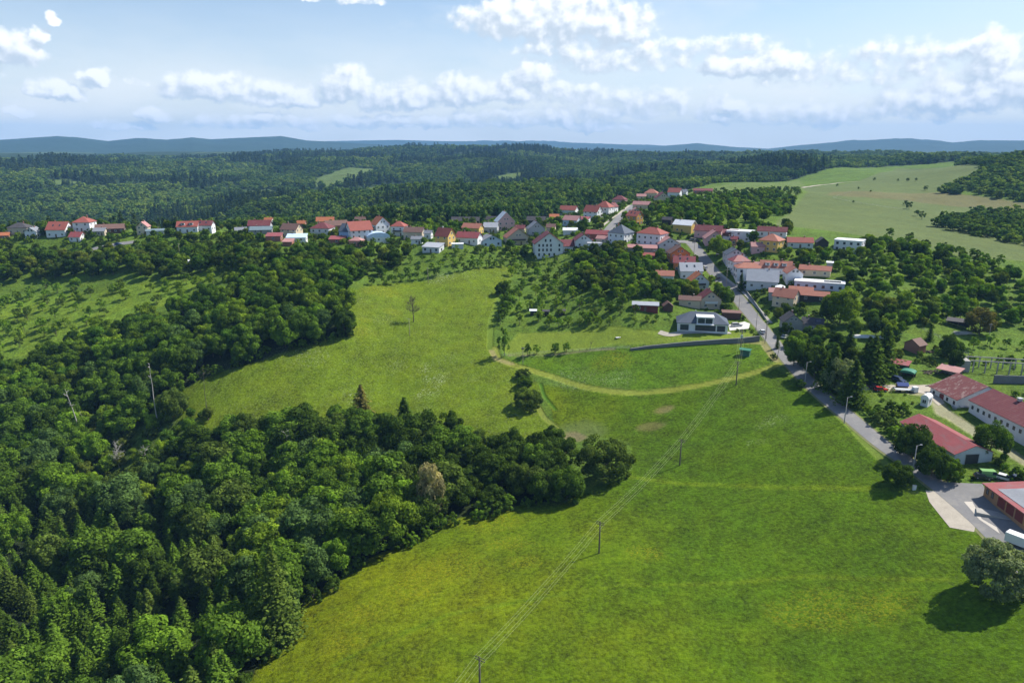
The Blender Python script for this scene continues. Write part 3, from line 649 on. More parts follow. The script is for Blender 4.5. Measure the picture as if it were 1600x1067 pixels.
def house(cx, by, wpx, k, rot, fl, rt, pitch, rcol, wcol, label, name='house', cat='house', ex=''):
    p_ = hit(cx, by); zc = depth_of(p_); Wm = wpx * zc / FPX; r = R(rot)
    w = Wm / (math.cos(r) + k * abs(math.sin(r))); d = w * k; az = math.atan2(p_[0], p_[1]); th = -az + r; h = fl * 2.9 + .3
    nx_, ny_ = math.sin(th), -math.cos(th)
    x_, y_ = p_[0] - nx_ * d / 2, p_[1] - ny_ * d / 2
    return house_at(x_, y_, p_[2], th, w, d, h, rt, pitch, rcol, wcol, label, name, cat, ex, dist=p_[1])
HS = [
# --- far left hamlet
(28,366,34,.8,-25,1.3,'hip',30,'dark','beige','dark hip roofed house at the far left end of the village','nodoor'),
(49,373,24,1.0,-30,1.4,'gg',35,'grey','white','pale house with grey gable roof left of the red roofed cluster','dw'),
(88,371,38,.9,-30,1.6,'gp',40,'red','white','large red gabled house in the far left hamlet, white gable to the right','sky'),
(117,378,24,.9,-35,1,'gp',38,'bright','white','small white house with bright red roof in front of the far left cluster',''),
(128,362,33,1.0,-25,1.9,'hip',32,'red','white','white hip roofed house standing tallest in the far left hamlet','few'),
(172,365,42,.5,-8,1,'gp',30,'brown','brown','long brown roofed low house behind the left lane','nodoor'),
(155,369,20,.8,-20,1,'gp',32,'grey','beige','small grey roofed outbuilding beside the left lane','few'),
(223,367,20,1.2,-15,1.7,'gg',42,'pink','cream','narrow cream gable house with chimney between two dark trees',''),
(293,364,34,.6,-14,1.3,'gp',38,'red','white','red roofed white house at the left of the middle left cluster','dorm2'),
(318,362,30,.7,-20,1.3,'gp',35,'maroon','white','dull red roofed house at the right of the middle left cluster','sky'),
(377,367,17,.8,0,.9,'gp',32,'grey','stone','small grey roofed shed among dark trees left of the village','few'),
(6,375,18,.8,-20,.9,'gp',32,'orange','brick','orange roofed shed cut by the left edge of the picture','few nodoor'),
(243,368,26,.5,-5,.9,'gp',20,'teal','white','long low pale building right of the narrow cream gable','few nodoor'),
(419,353,14,.8,-20,1.4,'gp',38,'orange','white','small orange roofed house behind the maroon roofed one on the left','few'),
(683,348,28,.5,0,.9,'gp',28,'teal','stone','faded teal roofed long shed among trees behind the steep red roof','few nodoor'),
(668,374,14,.9,-20,1.2,'gp',36,'grey','white','little grey roofed white house between the beige house and the steep red roof','few'),
(562,353,18,.8,-15,1.3,'gp',38,'brown','cream','brown roofed cream house behind the big red roof','few'),
(860,364,15,.9,-10,1.2,'gp',36,'brown','beige','small brown roofed house between the grey gable and the low white roof','few'),
(1135,384,13,.9,-10,1.1,'gp',36,'slate','grey','small dark roofed outbuilding below the white cubic house','few nodoor'),
(1146,384,10,.9,-10,1.2,'gp',38,'bright','salmon','tiny red roofed outbuilding below the white cubic house','few nodoor'),
# --- left part of the village row
(405,362,36,.6,-12,1.2,'gp',36,'maroon','grey','maroon roofed house behind the teal roof at the left of the village row',''),
(408,366,34,.5,-8,.8,'gp',28,'teal','stone','low building with faded teal roof at the left of the village row','few'),
(427,377,26,.7,-15,.9,'mono',12,'bright','brick','red mono pitch shed below the teal roof','few nodoor'),
(451,372,34,.75,-32,1.7,'gp',38,'brown','cream','brown roofed house with pink cream gable at the village row left',''),
(470,357,15,.8,-20,1.2,'gp',38,'orange','brick','small orange roof peeping behind the brown gabled house','few'),
(463,379,32,.6,-10,.9,'mono',12,'blue','white','low shed with pale blue metal roof in front of the brown gabled house','few nodoor'),
(449,385,18,.8,-20,.8,'mono',15,'pink','brick','tiny pink roofed lean-to below the pale blue metal roof','nowin nodoor'),
(500,372,38,.9,-22,2,'hip',30,'maroon','white','white two storey house with dull red hip roof and balcony','balc'),
(508,353,28,.5,-8,1.2,'gp',40,'orange','cream','bright orange roof behind the dull red hip roof','few'),
(527,360,36,.5,10,1.1,'gp',38,'brown','brick','brown roofed long house behind the red sheds',''),
(541,374,34,.9,-35,1.6,'gp',42,'slate','blue','light blue gabled house with dark slate roof','dw'),
(526,381,26,.6,-15,.8,'mono',14,'bright','brick','bright red flat pitched shed below the light blue house','few nodoor'),
(508,394,15,.8,10,.9,'gp',32,'maroon','brick','little maroon roofed hut hidden in trees below the village row','nowin nodoor'),
(566,374,42,.7,20,1.9,'gp',44,'red','white','big red roofed house with white gable left of the pale metal roof',''),
(555,385,24,.8,-20,1,'hip',28,'pink','salmon','low pinkish hip roofed house below the big red roof','few'),
(592,379,40,.6,14,1.0,'arch',22,'blue','white','white hall with rounded pale blue metal roof','few nodoor'),
(599,366,30,.8,28,2.1,'gg',42,'orange','white','white gable house with orange roof behind the rounded metal roof',''),
(583,350,28,.7,15,1.5,'gp',38,'dark','cream','dark roofed house at the back of the village row','few'),
(621,369,27,.9,-20,2,'hip',34,'red','white','white two storey house with red hip roof and dark balconies','balc dark'),
(645,374,34,.6,-18,1.5,'gp',35,'brown','beige','beige house with greyish brown roof right of the red hip roof',''),
(651,382,20,.7,-15,1,'gp',30,'grey','white','small grey roofed annexe below the beige house','few'),
(690,384,32,.8,-38,1.9,'gp',48,'red','yellow','tall steep red roofed house with yellow gable','wch'),
(673,395,34,.6,-28,1.0,'mono',14,'lgrey','lgrey','modern white bungalow with pale grey roof on the meadow top','dw'),
(727,353,44,.3,-6,1.2,'gp',38,'dark','dark','long dark roofed barn, left of the two behind the village','nowin nodoor nochim'),
(771,351,31,.4,-12,1.2,'gp',38,'dark','dark','shorter dark roofed barn, right of the two behind the village','nowin nodoor nochim'),
(735,366,34,.6,-25,1.3,'gp',34,'salmon','yellow','salmon roofed yellow house in front of the long dark barn',''),
(729,381,42,.55,-24,1.2,'gp',36,'bright','white','bright red roofed white house at the meadow side of the village','few'),
(715,389,18,.7,0,.8,'flat',0,'white','lgrey','white flat roofed terrace shelter below the bright red roof','nowin nodoor'),
(752,351,20,.6,-10,1.3,'gp',36,'red','brick','red roof between the two dark barns','few'),
(769,386,38,.7,22,1.3,'gg',24,'grey','lblue','pale blue house with grey roof and glazed front',  'dw'),
(766,364,24,.8,-10,1.2,'gp',36,'lgrey','grey','pale grey roofed house squeezed above the glazed blue house','few'),
(791,360,32,.8,14,2,'gg',45,'white','pink','pink gabled house with a steep shining white roof',''),
(812,366,16,.9,-10,1.2,'gp',35,'maroon','cream','small maroon roofed house right of the pink gable','few'),
(810,383,42,.7,14,1.5,'gg',36,'salmon','beige','chalet style gable house with three attic windows and balcony','balc dark'),
(839,368,30,.8,12,1.4,'gg',38,'grey','grey','grey gable house behind the big white guest house','few'),
(837,352,30,.5,-8,1.1,'gp',36,'dark','dark','dark roofed barn right of the grey gable house','nowin nodoor nochim'),
# --- upper street
(886,336,30,.6,-20,1.5,'gp',36,'red','white','red roofed white house alone above the village on the left','few'),
(866,346,14,.8,0,1,'gp',35,'orange','cream','small orange roof below the lone red roofed house','few'),
(890,353,30,.7,-28,1.3,'gp',34,'pink','lblue','white blue walled house with pink roof on the upper street slope',''),
(908,350,24,.6,-22,1,'mono',12,'bright','white','house with bright pinkish red sloping roof on the upper street slope','few'),
(922,342,30,.8,-28,1.7,'gp',42,'red','white','red roofed house with white gable left of the upper street',''),
(940,337,30,.9,-25,2,'hip',38,'red','white','hip roofed red house high beside the upper street','few'),
(955,333,16,1,-25,1.6,'gg',42,'maroon','white','narrow white house at the left kerb of the upper street',''),
(966,319,24,.8,-15,1.3,'hip',34,'maroon','pink','pinkish hip roofed house left of the top of the upper street','few'),
(1001,327,28,.5,-12,1.1,'gp',34,'pink','cream','long house with dusty pink roof right of the top of the upper street','few'),
(994,340,18,.9,10,1.2,'gg',36,'pink','beige','small gabled house behind the ochre house','few'),
(986,352,26,.9,-35,2,'gp',36,'red','ochre','ochre yellow house with red roof beside the upper street','sky'),
(1016,309,22,.8,-10,1.4,'hip',34,'salmon','cream','salmon hip roofed house at the far end of the village','few'),
(1002,312,14,.7,0,1,'gp',32,'pink','cream','little pink roof left of the salmon hip roof far away','few nodoor'),
(1036,317,25,.8,14,1.3,'gg',36,'maroon','beige','maroon gable house at the far end of the village','few'),
(1052,309,22,.8,-15,1.6,'gp',38,'red','white','far red roofed house with white gable near the village end','few'),
(1066,306,14,.9,-15,1.1,'gp',35,'grey','white','small far grey roofed house beside the red one','few nodoor'),
(1098,303,29,.5,0,.9,'gp',22,'maroon','brick','low wide maroon roofed building at the edge of the far field','few nodoor'),
(1098,316,12,.7,0,.8,'gp',22,'grey','stone','small grey shed in the orchards behind the village','nowin nodoor'),
# --- centre
(962,381,40,1.0,-32,2,'hip',38,'slate','white','white cube house with dark blue grey pyramid roof',''),
(1012,384,49,.7,-28,2.2,'hip',30,'red','white','large white two storey house with red hip roof in the village centre','nodoor'),
(931,374,38,.5,-15,1,'gp',30,'bright','brick','bright red roofed long shed below the upper street','few'),
(942,381,26,.6,-20,.9,'gp',30,'pink','beige','pinkish roofed annexe left of the pyramid roof','few nodoor'),
(891,367,22,.6,0,.9,'gp',24,'white','white','low white roofed building behind the guest house','nowin nodoor'),
(1046,396,40,.9,14,1.7,'gg',30,'pink','lgrey','plain light grey gable house with one window','few nodoor'),
(1003,394,46,.4,-5,.7,'gp',22,'pink','stone','long low building with dusty pink roof below the large hip roof','few nodoor'),
(1017,406,26,.5,-3,.7,'gp',26,'red','brick','brick red shed roof above the dark garden tree','nowin nodoor'),
(1062,413,36,.8,14,1.9,'gg',34,'brown','orange','orange house with brown gable roof','nodoor'),
(1068,425,32,.6,0,1.6,'gp',42,'bright','orange','orange house with pinkish red tiled roof and skylights','sky nodoor'),
(1065,364,36,.6,-26,1.6,'gp',34,'white','yellow','yellow walled house with a shining white roof','few'),
(1041,352,17,.7,-20,1.1,'gp',34,'dark','dark','little dark roofed barn left of the shining white roof','nowin nodoor nochim'),
(1105,372,44,.5,-10,1.4,'gp',34,'maroon','pink','long maroon roofed house behind the pink gable','few'),
(1117,383,34,.8,12,1.2,'gg',36,'pink','pink','pink gable house beside the road fork',''),
(1153,378,44,.7,-14,1.9,'flat',0,'white','white','white cubic house with flat roof and dark terrace','few nodoor'),
(1140,378,22,.5,0,1.6,'mono',20,'maroon','brown','brown terrace wing of the white cubic house','nodoor'),
(1205,371,44,.4,-5,1.1,'gp',34,'maroon','white','long maroon roof behind the yellow orange house','few nodoor'),
(1199,394,38,.9,-22,2,'hip',32,'salmon','yellow','yellow orange house with salmon hip roof','nodoor'),
(1184,396,22,.8,10,1.2,'gp',34,'pink','pink','small pink annexe of the yellow orange house','few nodoor'),
(1250,388,40,.5,10,1,'gp',34,'red','lgrey','long red roofed farmhouse with pale gable right of the yellow orange house',''),
(1285,388,20,.9,14,1,'gg',38,'dark','dark','dark barn with black gable right of the long red farmhouse','nowin nodoor nochim'),
(1323,394,44,.7,-10,2,'flat',0,'white','white','white modern villa with terrace standing apart on the right','dw nodoor'),
# --- along the main road
(1149,414,34,.9,16,1.8,'gg',30,'slate','lgrey','grey gabled house with dark roof on the right side of the road','few nodoor'),
(1158,427,34,.8,24,2,'hip',34,'bright','white','white house with bright red hip roof and solar panel','solar nodoor'),
(1195,425,34,.4,0,1,'gp',30,'pink','cream','pinkish low roof behind the bright red hip roof','few nodoor'),
(1171,438,44,.6,14,2,'hip',28,'salmon','white','big white house with salmon roof close to the road','dw nodoor'),
(1211,430,46,.5,0,1.2,'gp',38,'salmon','white','salmon roofed wing with three dormers','dorm3 nodoor'),
(1241,443,30,1.2,14,1.6,'gg',36,'salmon','white','white gable with round attic window at the end of the dormer wing','nodoor few'),
(1272,432,46,.4,-4,1,'gp',30,'salmon','cream','long salmon roofed barn right of the round window gable','few nodoor'),
(1190,452,46,.7,0,1.3,'gp',42,'lgrey','lgrey','light grey house with wide pale grey roof by the road','few nodoor'),
(1218,458,12,1,0,.8,'hip',25,'white','white','little white gazebo beside the pale grey roof','nowin nodoor nochim'),
(1080,437,38,.7,12,1.5,'gp',42,'lgrey','white','white house with pale grey roof left of the road','sky nodoor'),
(1038,442,27,.7,0,1.2,'gp',32,'salmon','white','low white house with salmon roof among garden trees','few nodoor'),
(1093,454,34,.9,16,1.5,'gg',40,'orange','lgrey','grey gable house with orange roof and balcony','balc dark nodoor'),
(1110,483,38,.8,16,1.5,'gg',38,'maroon','beige','beige gable house with maroon roof above the villa','balc nodoor'),
(1077,480,32,.5,0,1.1,'gp',30,'brown','beige','low brown roofed wing left of the beige gable house','few nodoor'),
(1044,487,16,.9,10,.8,'gg',38,'brown','brown','small dark wooden shed with pointed roof','nowin nodoor nochim'),
(1008,487,39,.45,0,.95,'gp',20,'lgrey','redbrown','dark red wooden garden house with pale grey roof','nochim few'),
(1222,481,40,.8,-20,1.7,'gp',38,'salmon','cream','cream house with salmon roof and white bay window','nodoor'),
(1225,468,46,.4,4,1,'gp',28,'pink','grey','grey pink roofs behind the cream house with the bay','nowin nodoor'),
(1250,467,34,.5,0,1.2,'gp',30,'salmon','brick','salmon roof behind the salmon roofed barn','nowin nodoor nochim'),
(1270,472,44,.4,0,.95,'gp',30,'salmon','dark','salmon roofed barn with dark open front','nochim few nodoor'),
(1238,520,34,.9,16,1.6,'gg',38,'dark','stone','dark roofed stone house half hidden behind conifers','few nodoor'),
(1268,519,30,.7,0,1.1,'gp',36,'dark','stone','dark roof with solar panels left of the big garden tree','solar few nodoor'),
# --- right side
(1423,550,30,.8,-30,1,'gg',32,'brown','brick','brick shed with brown roof right of the tall spruces','nowin nodoor nochim'),
]
for q in HS:
    cx, by, wpx, k, rot, fl, rt, pitch, rcol, wcol, label, ex = q
    nm, ct = 'house', 'house'
    for wd in ('barn', 'shed', 'hall', 'hut', 'annexe', 'gazebo'):
        if f' {wd}' in ' ' + label.split(' with ')[0].split(' behind ')[0].split(' beside ')[0].split(' between ')[0].split(' in front ')[0] and 'house' not in label.split(' below ')[0].split(' above ')[0].split(' behind ')[0]: nm = {'shed': 'garden_shed', 'hall': 'village_hall', 'hut': 'wooden_hut'}.get(wd, wd); ct = wd
    house(cx, by, wpx, k, rot, fl, rt, pitch, rcol, wcol, label, nm, ct, ex)
# ------------------------------------------------------------------ guest house (white, many windows)
def base_frame(pa, pb):
    a_, c_ = hit(*pa), hit(*pb); dx, dy = c_[0] - a_[0], c_[1] - a_[1]; return a_, c_, math.hypot(dx, dy), math.atan2(dy, dx)
p_ = hit(858, 402); zc = depth_of(p_); w = 44 * zc / FPX; th = -math.atan2(p_[0], p_[1]) + R(8); d = 13; h = 8.2
gx, gy = p_[0] - math.sin(th) * d / 2, p_[1] + math.cos(th) * d / 2
t = link('guest_house', None, loc=(gx, gy, p_[2]), rz=th); tag(t, 'big white four storey guest house with rows of dark windows in its gable', 'house'); FOOT.append((gx, gy, 12))
link('wall', wall_mb('gg', w, d, h, 36).mesh('wall', WALL['white']), t); mb, rise = roof_mesh('gg', w, d, h, 36, .7, .25); link('roof', mb.mesh('roof', ROOF['maroon']), t)
for (zz, xs) in ((1.6, (-.36, -.18, 0, .18)), (4.4, (-.36, -.22, -.08, .06, .36)), (7.1, (-.36, -.22, -.08, .06, .36)), (10.0, (-.13, .04))):
    for u in xs: put_win(t, u * w, -d / 2 - .03, zz, 0, 1.0, 1.6, 'd')
lw = 19; mb = MB(); mb.prism([(-5, -3), (5, -3), (5, 6.5), (0, 9.4), (-5, 6.5)], 'x', w / 2 + .01, w / 2 + lw); link('wing', mb.mesh('wing', WALL['white']), t)
mb = MB(); mb.prism([(-5.6, 6.1), (0, 9.45), (5.6, 6.1), (5.6, 6.35), (0, 9.75), (-5.6, 6.35)], 'x', w / 2 - 4, w / 2 + lw + .4); link('wing_roof', mb.mesh('wing_roof', ROOF['maroon']), t)
FOOT.append((gx + 14 * math.cos(th), gy + 14 * math.sin(th), 9))
house(912, 387, 30, 1.0, 10, 1.4, 'gg', 34, 'maroon', 'white', 'white gabled garage wing right of the guest house', 'house', 'house', 'nodoor few')
house(929, 389, 22, .7, 0, .9, 'flat', 0, 'lgrey', 'white', 'low white flat roofed garage right of the guest house wing', 'garage', 'garage', 'nodoor few')
# ------------------------------------------------------------------ modern villa
p_ = hit(1097, 519); zc = depth_of(p_); w = 76 * zc / FPX; th = -math.atan2(p_[0], p_[1]) + R(4); d = 11.5; h = 3.4
gx, gy = p_[0] - math.sin(th) * d / 2, p_[1] + math.cos(th) * d / 2
t = link('modern_villa', None, loc=(gx, gy, p_[2] + .3), rz=th); tag(t, 'wide modern white villa with dark slate hip roof above the grey retaining wall', 'villa'); FOOT.append((gx, gy, 13))
link('wall', wall_mb('flat', w, d, h, 0).mesh('wall', WALL['white']), t); mb, rise = roof_mesh('hip', w, d, h, 33, .5); rf = link('roof', mb.mesh('roof', ROOF['slate']), t)
mb = MB(); x0, x1 = -w * .12, w * .21; mb.box(x0, x1, -d / 2 - .6, 1.5, h - .2, h + 3.0, 0); mb.box(x0 - .25, x1 + .25, -d / 2 - 1.0, 1.8, h + 3.003, h + 3.3, 0)
mb.box(x0 - .25, x1 + .25, -d / 2 - 1.6, -d / 2 - .603, h - .2, h, 0); dm = link('dormer', mb.mesh('dormer', WALL['white']), rf)
for u in (x0 + 1.9, x1 - 1.9): put_win(dm, u, -d / 2 - .63, h + 1.5, 0, 2.9, 2.2, 'd')
for u, ww_ in ((-w * .36, 3.6), (w * .06, 8.6), (w * .37, 3.4)): put_win(t, u, -d / 2 - .03, 1.55, 0, ww_, 2.5, 'd')
for u in (-3.2, 1.5): put_win(t, w / 2 + .03, u, 1.6, math.pi / 2, 1.6, 1.6, 'd')
mb = MB(); mb.box(x0 - .6, x0 - .1, 0, .5, h + 2.4, h + 4.6); link('chimney', mb.mesh('chimney', WALL['grey']), rf)
# carport beside the villa
house(1143, 499, 30, .7, 6, .85, 'flat', 0, 'brown', 'brown', 'dark brown timber carport with flat roof behind the villa', 'carport', 'carport', 'nowin nodoor')
house(1279, 454, 72, .35, 0, 1.15, 'flat', 0, 'white', 'lblue', 'long low modern house with white flat roof and solar panels', 'house', 'house', 'solar dw nodoor')
# ------------------------------------------------------------------ farm buildings on the right
def longhouse(pa, pb, ext0, ext1, depth, h, pitch, rcol, wcol, label, name, cat, ovh=.5, doors=None, wins=0, wh=1.2, fwd=0):
    """front long wall runs over the ground points pa -> pb"""
    a_, c_, L, th = base_frame(pa, pb); L += ext0 + (ext1 if ext1 > -90 else -L - 1.55); ux, uy = math.cos(th), math.sin(th)
    ox, oy = a_[0] - ux * ext0, a_[1] - uy * ext0; cx, cy = ox + ux * L / 2 - uy * depth / 2, oy + uy * L / 2 + ux * depth / 2
    cx += uy * fwd; cy -= ux * fwd
    z_ = min(a_[2], c_[2])
    t = link(name, None, loc=(cx, cy, max(a_[2], c_[2]) - .3), rz=th); tag(t, label, cat)
    for q in np.linspace(-.45, .45, 8): FOOT.append((cx + ux * L * q, cy + uy * L * q, depth / 2 + 1.2))
    link('wall', wall_mb('gp', L, depth, h, pitch).mesh('wall', WALL[wcol]), t)
    mb, rise = roof_mesh('gp', L, depth, h, pitch, ovh, .15); rf = link('roof', mb.mesh('roof', ROOF[rcol]), t)
    for i_ in range(wins):
        put_win(t, -L / 2 + (i_ + .6) / wins * L, -depth / 2 - .03, h * .52, 0, .9, wh, 'd')
    return t, rf, L, rise
t, rf, L, rise = longhouse((1508, 640), (1600, 697), -1.5, 36, 15, 4.2, 24, 'maroon', 'white', 'long white farm building with maroon sheet roof and many small windows', 'farm_building', 'farm building', .5, wins=24)
for u in (-L * .32, -L * .12, L * .1, L * .3):
    mb = MB(); mb.box(u - .5, u + .5, -.5, .5, 4.2 + rise - .2, 4.2 + rise + .9, 0); mb.box(u - .7, u + .7, -.7, .7, 4.2 + rise + .903, 4.2 + rise + 1.0, 1); link('roof_vent', mb.mesh('roof_vent', METAL, METAL), rf)
t, rf, L, rise = longhouse((1508, 640), (1600, 697), 15, -99, 19, 3.35, 24, 'rust', 'white', 'rust streaked older end of the farm building with peeling red roof', 'farm_building', 'farm building', .6, wins=4, fwd=2)
for u in (-.6,):
    mb = MB(); mb.box(u - .9, u + .9, -9.58, -9.45, 0, 2.6, 0); link('door', mb.mesh('door', WALL['redbrown']), t)
# red hall, gable towards the viewer
a_, c_ = hit(1489, 727), hit(1545, 727); f_ = hit(1408, 664)
L = math.hypot(f_[0] - a_[0], f_[1] - a_[1]); dx, dy = (f_[0] - a_[0]) / L, (f_[1] - a_[1]) / L; th = math.atan2(dy, dx) - math.pi / 2; w = 11.5
cx, cy = a_[0] + dx * L / 2 + dy * w / 2, a_[1] + dy * L / 2 - dx * w / 2
t = link('storage_hall', None, loc=(cx, cy, a_[2]), rz=th); tag(t, 'white storage hall with bright red sheet roof and dark open gate', 'hall')
for q in np.linspace(-.42, .42, 6): FOOT.append((cx + dx * L * q, cy + dy * L * q, 6.8))
mb = wall_mb('gg', w, L, 3.6, 21); link('wall', mb.mesh('wall', WALL['lgrey']), t)
mb, rise = roof_mesh('gg', w, L, 3.6, 21, .5, .12); rf = link('roof', mb.mesh('roof', ROOF['bright']), t)
mb = MB(); mb.box(-2.4, 1.6, -L / 2 - .05, -L / 2 + .1, 0, 3.1); link('gate', mb.mesh('gate', DFRAME), t)
mb = MB()
for u in (-2.5, 1.6): mb.box(u, u + .12, -L / 2 - .12, -L / 2 + .05, 0, 3.2)
mb.box(-2.5, 1.72, -L / 2 - .12, -L / 2 + .05, 3.2, 3.35); link('gate_frame', mb.mesh('gate_frame', METAL), t)
# roadside garages
a_, c_, L0, th = base_frame((1536, 774), (1600, 829)); L = L0 + 22; ux, uy = math.cos(th), math.sin(th); dp = 17
cx, cy = a_[0] + ux * L / 2 - uy * dp / 2, a_[1] + uy * L / 2 + ux * dp / 2
t = link('garage_row', None, loc=(cx, cy, a_[2] + .2), rz=th); tag(t, 'roadside garage row with red and grey roof and ochre red front at the right edge', 'garages')
for q in np.linspace(-.45, .45, 6): FOOT.append((cx + ux * L * q, cy + uy * L * q, dp / 2 + 1))
mb = MB(); mb.box(-L / 2, L / 2, -dp / 2, dp / 2, -3, 3.0); link('wall', mb.mesh('wall', WALL['garage']), t)
mb = MB(); mb.prism([(-dp / 2 - .6, 3.01), (dp / 2 + .5, 4.0), (dp / 2 + .5, 4.15), (-dp / 2 - .6, 3.22)], 'x', -L / 2 - .5, L / 2 + .5); rf = link('roof', mb.mesh('roof', ROOF['bright']), t)
mb = MB(); mb.prism([(-dp / 2 + 1.0, 3.37), (dp / 2 - 4.2, 3.95), (dp / 2 - 4.2, 3.985), (-dp / 2 + 1.0, 3.405)], 'x', -L / 2 + 3.4, L / 2 - 16); link('roof_membrane', mb.mesh('roof_membrane', ROOF['grey']), rf)
for i_ in range(9):
    u = -L / 2 + 5.6 + i_ * 3.3; mb = MB(); mb.box(u, u + 2.7, -dp / 2 - .06, -dp / 2 + .05, 0, 2.5); link('garage_door', mb.mesh('garage_door', WALL['redbrown'] if i_ % 4 != 3 else WALL['yellow']), t)
for u in (-L / 2 + 1.4, -L / 2 + 3.4): put_win(t, u, -dp / 2 - .03, 1.6, 0, .9, 1.5, 'd')
# ruined concrete frame and block wall
a_, c_, L0, th = base_frame((1508, 590), (1610, 596)); L = L0 + 8; ux, uy = math.cos(th), math.sin(th)
t = link('concrete_ruin', None, loc=(a_[0], a_[1], a_[2]), rz=th); tag(t, 'ruined concrete frame with bare columns behind the farm building', 'ruin'); FOOT.append((a_[0] + ux * L / 2, a_[1] + uy * L / 2, 12))
mb = MB(); mb.box(0, 3.4, 6, 12, -1, 4.6); link('wall', mb.mesh('wall', CONC), t)
for i_ in range(7):
    for yy in (6.2, 11.8):
        u = 4.4 + i_ * (L - 5) / 6; mb = MB(); mb.box(u, u + .35, yy, yy + .35, -1, 4.6); link('column', mb.mesh('column', CONC), t)
for yy in (6.2, 11.8): mb = MB(); mb.box(3.5, L, yy + .02, yy + .33, 4.603, 4.95); link('beam', mb.mesh('beam', CONC), t)
a_, c_, L0, th = base_frame((1552, 599), (1600, 600)); mb = MB()
for i_ in range(13): mb.box(i_ * 1.5, i_ * 1.5 + 1.44, 0, .35, -1, 3.0 - .2 * (i_ % 3 == 2))
mb.box(0, 19.4, .05, .3, -1, 2.9)
tag(link('block_wall', mb.mesh('block_wall', simple('old_blocks', (.16, .17, .19), .9, .35, .8, .3)), loc=a_, rz=th), 'grey concrete block wall right behind the maroon farm roof', 'wall')
# small farm structures
house(1401, 580, 30, .6, -12, .85, 'mono', 10, 'bright', 'green', 'red roofed open shelter beside the tall spruces', 'open_shelter', 'shelter', 'open')
house(1416, 592, 22, .8, -10, .7, 'arch', 18, 'green', 'dark', 'dark green rounded canopy beside the dark car', 'canopy', 'canopy', 'open')
house(1479, 590, 34, .6, -20, .8, 'mono', 10, 'pink', 'stone', 'decayed lean-to with patchy roof at the end of the farm building', 'lean_to', 'shed', 'open')
house(1496, 512, 31, .5, -3, .75, 'mono', 8, 'dark', 'dark', 'black open shed in the right orchard', 'open_shed', 'shed', 'open')
house(1163, 557, 16, .7, -12, .8, 'gp', 14, 'green', 'green', 'small dark green metal kiosk on the meadow below the villa', 'transformer_kiosk', 'kiosk', 'nowin nodoor nochim')
for (px_, py_, lb) in ((833, 490, 'left'), (853, 491, 'middle'), (878, 490, 'right')):
    house(px_, py_ + 3, 9, .8, 0, .7, 'gp', 20, 'white' if lb == 'left' else 'dark', 'dark', f'tiny garden hut in the middle orchard, {lb} one of three', 'garden_hut', 'hut', 'nowin nodoor nochim')
for (px_, py_, w_) in ((1296, 418, 8), (300, 414, 9), (292, 416, 6)):
    house(px_, py_, w_, .7, 0, .7, 'mono', 10, 'white', 'lgrey', f'tiny white shelter in the {"left hillside orchard" if px_ < 400 else "right orchard"}{", lower one" if px_ == 292 else ""}', 'garden_hut', 'hut', 'nowin nodoor')
house(1443, 635, 15, 1.5, -18, .85, 'arch', 45, 'white', 'white', 'white round topped site caravan behind the red hall', 'site_caravan', 'caravan', 'nodoor few')
# ------------------------------------------------------------------ foliage
def leafmat(name, tint=None):
    m = bpy.data.materials.new(name); m.use_nodes = True; t_ = m.node_tree; t_.nodes.clear(); b = NB(t_)
    out = b.n('ShaderNodeOutputMaterial'); oi = b.n('ShaderNodeObjectInfo'); at = b.n('ShaderNodeAttribute', attribute_name='cv')
    s_ = b.n('ShaderNodeVectorMath', operation='SCALE'); b.put(s_.inputs[0], oi.outputs['Color'] if tint is None else tuple(tint))
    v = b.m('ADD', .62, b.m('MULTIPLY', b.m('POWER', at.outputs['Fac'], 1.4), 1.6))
    if tint is not None: v = b.m('MULTIPLY', v, b.m('ADD', .72, b.m('MULTIPLY', oi.outputs['Random'], .6)))
    b.put(s_.inputs['Scale'], v); c_ = s_.outputs[0]
    # young leaf tips are yellower than old ones
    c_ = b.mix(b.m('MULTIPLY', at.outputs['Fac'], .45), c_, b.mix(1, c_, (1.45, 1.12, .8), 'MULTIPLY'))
    if tint is not None: c_ = b.mix(oi.outputs['Random'], b.mix(1, c_, (.8, .97, 1.15), 'MULTIPLY'), b.mix(1, c_, (1.3, 1.05, .8), 'MULTIPLY'))
    d_ = b.n('ShaderNodeBsdfDiffuse'); b.put(d_.inputs[0], c_); tr = b.n('ShaderNodeBsdfTranslucent'); b.put(tr.inputs[0], b.mix(1, c_, (1.3, 1.35, .6), 'MULTIPLY'))
    mx = b.n('ShaderNodeMixShader'); mx.inputs[0].default_value = .34; b.put(mx.inputs[1], d_.outputs[0]); b.put(mx.inputs[2], tr.outputs[0]); b.put(out.inputs[0], mx.outputs[0])
    return m
LEAF = leafmat("foliage")
def nrmz(v): return v / (np.linalg.norm(v, axis=-1, keepdims=True) + 1e-9)
def leaf_quads(P_, N_, size, r_, aspect=1.25):
    """one bent-free leaf clump quad per point, facing N_"""
    n_ = len(P_); T = nrmz(np.cross(N_, r_.normal(size=(n_, 3)))); B = np.cross(N_, T); s_ = (size * r_.uniform(.6, 1.35, n_))[:, None]
    q = np.stack([P_ - T * s_ * .5 - B * s_ * .12, P_ - B * s_ * .5 * aspect, P_ + T * s_ * .5 + B * s_ * .1, P_ + B * s_ * .5 * aspect], 1)
    return q.reshape(-1, 3)
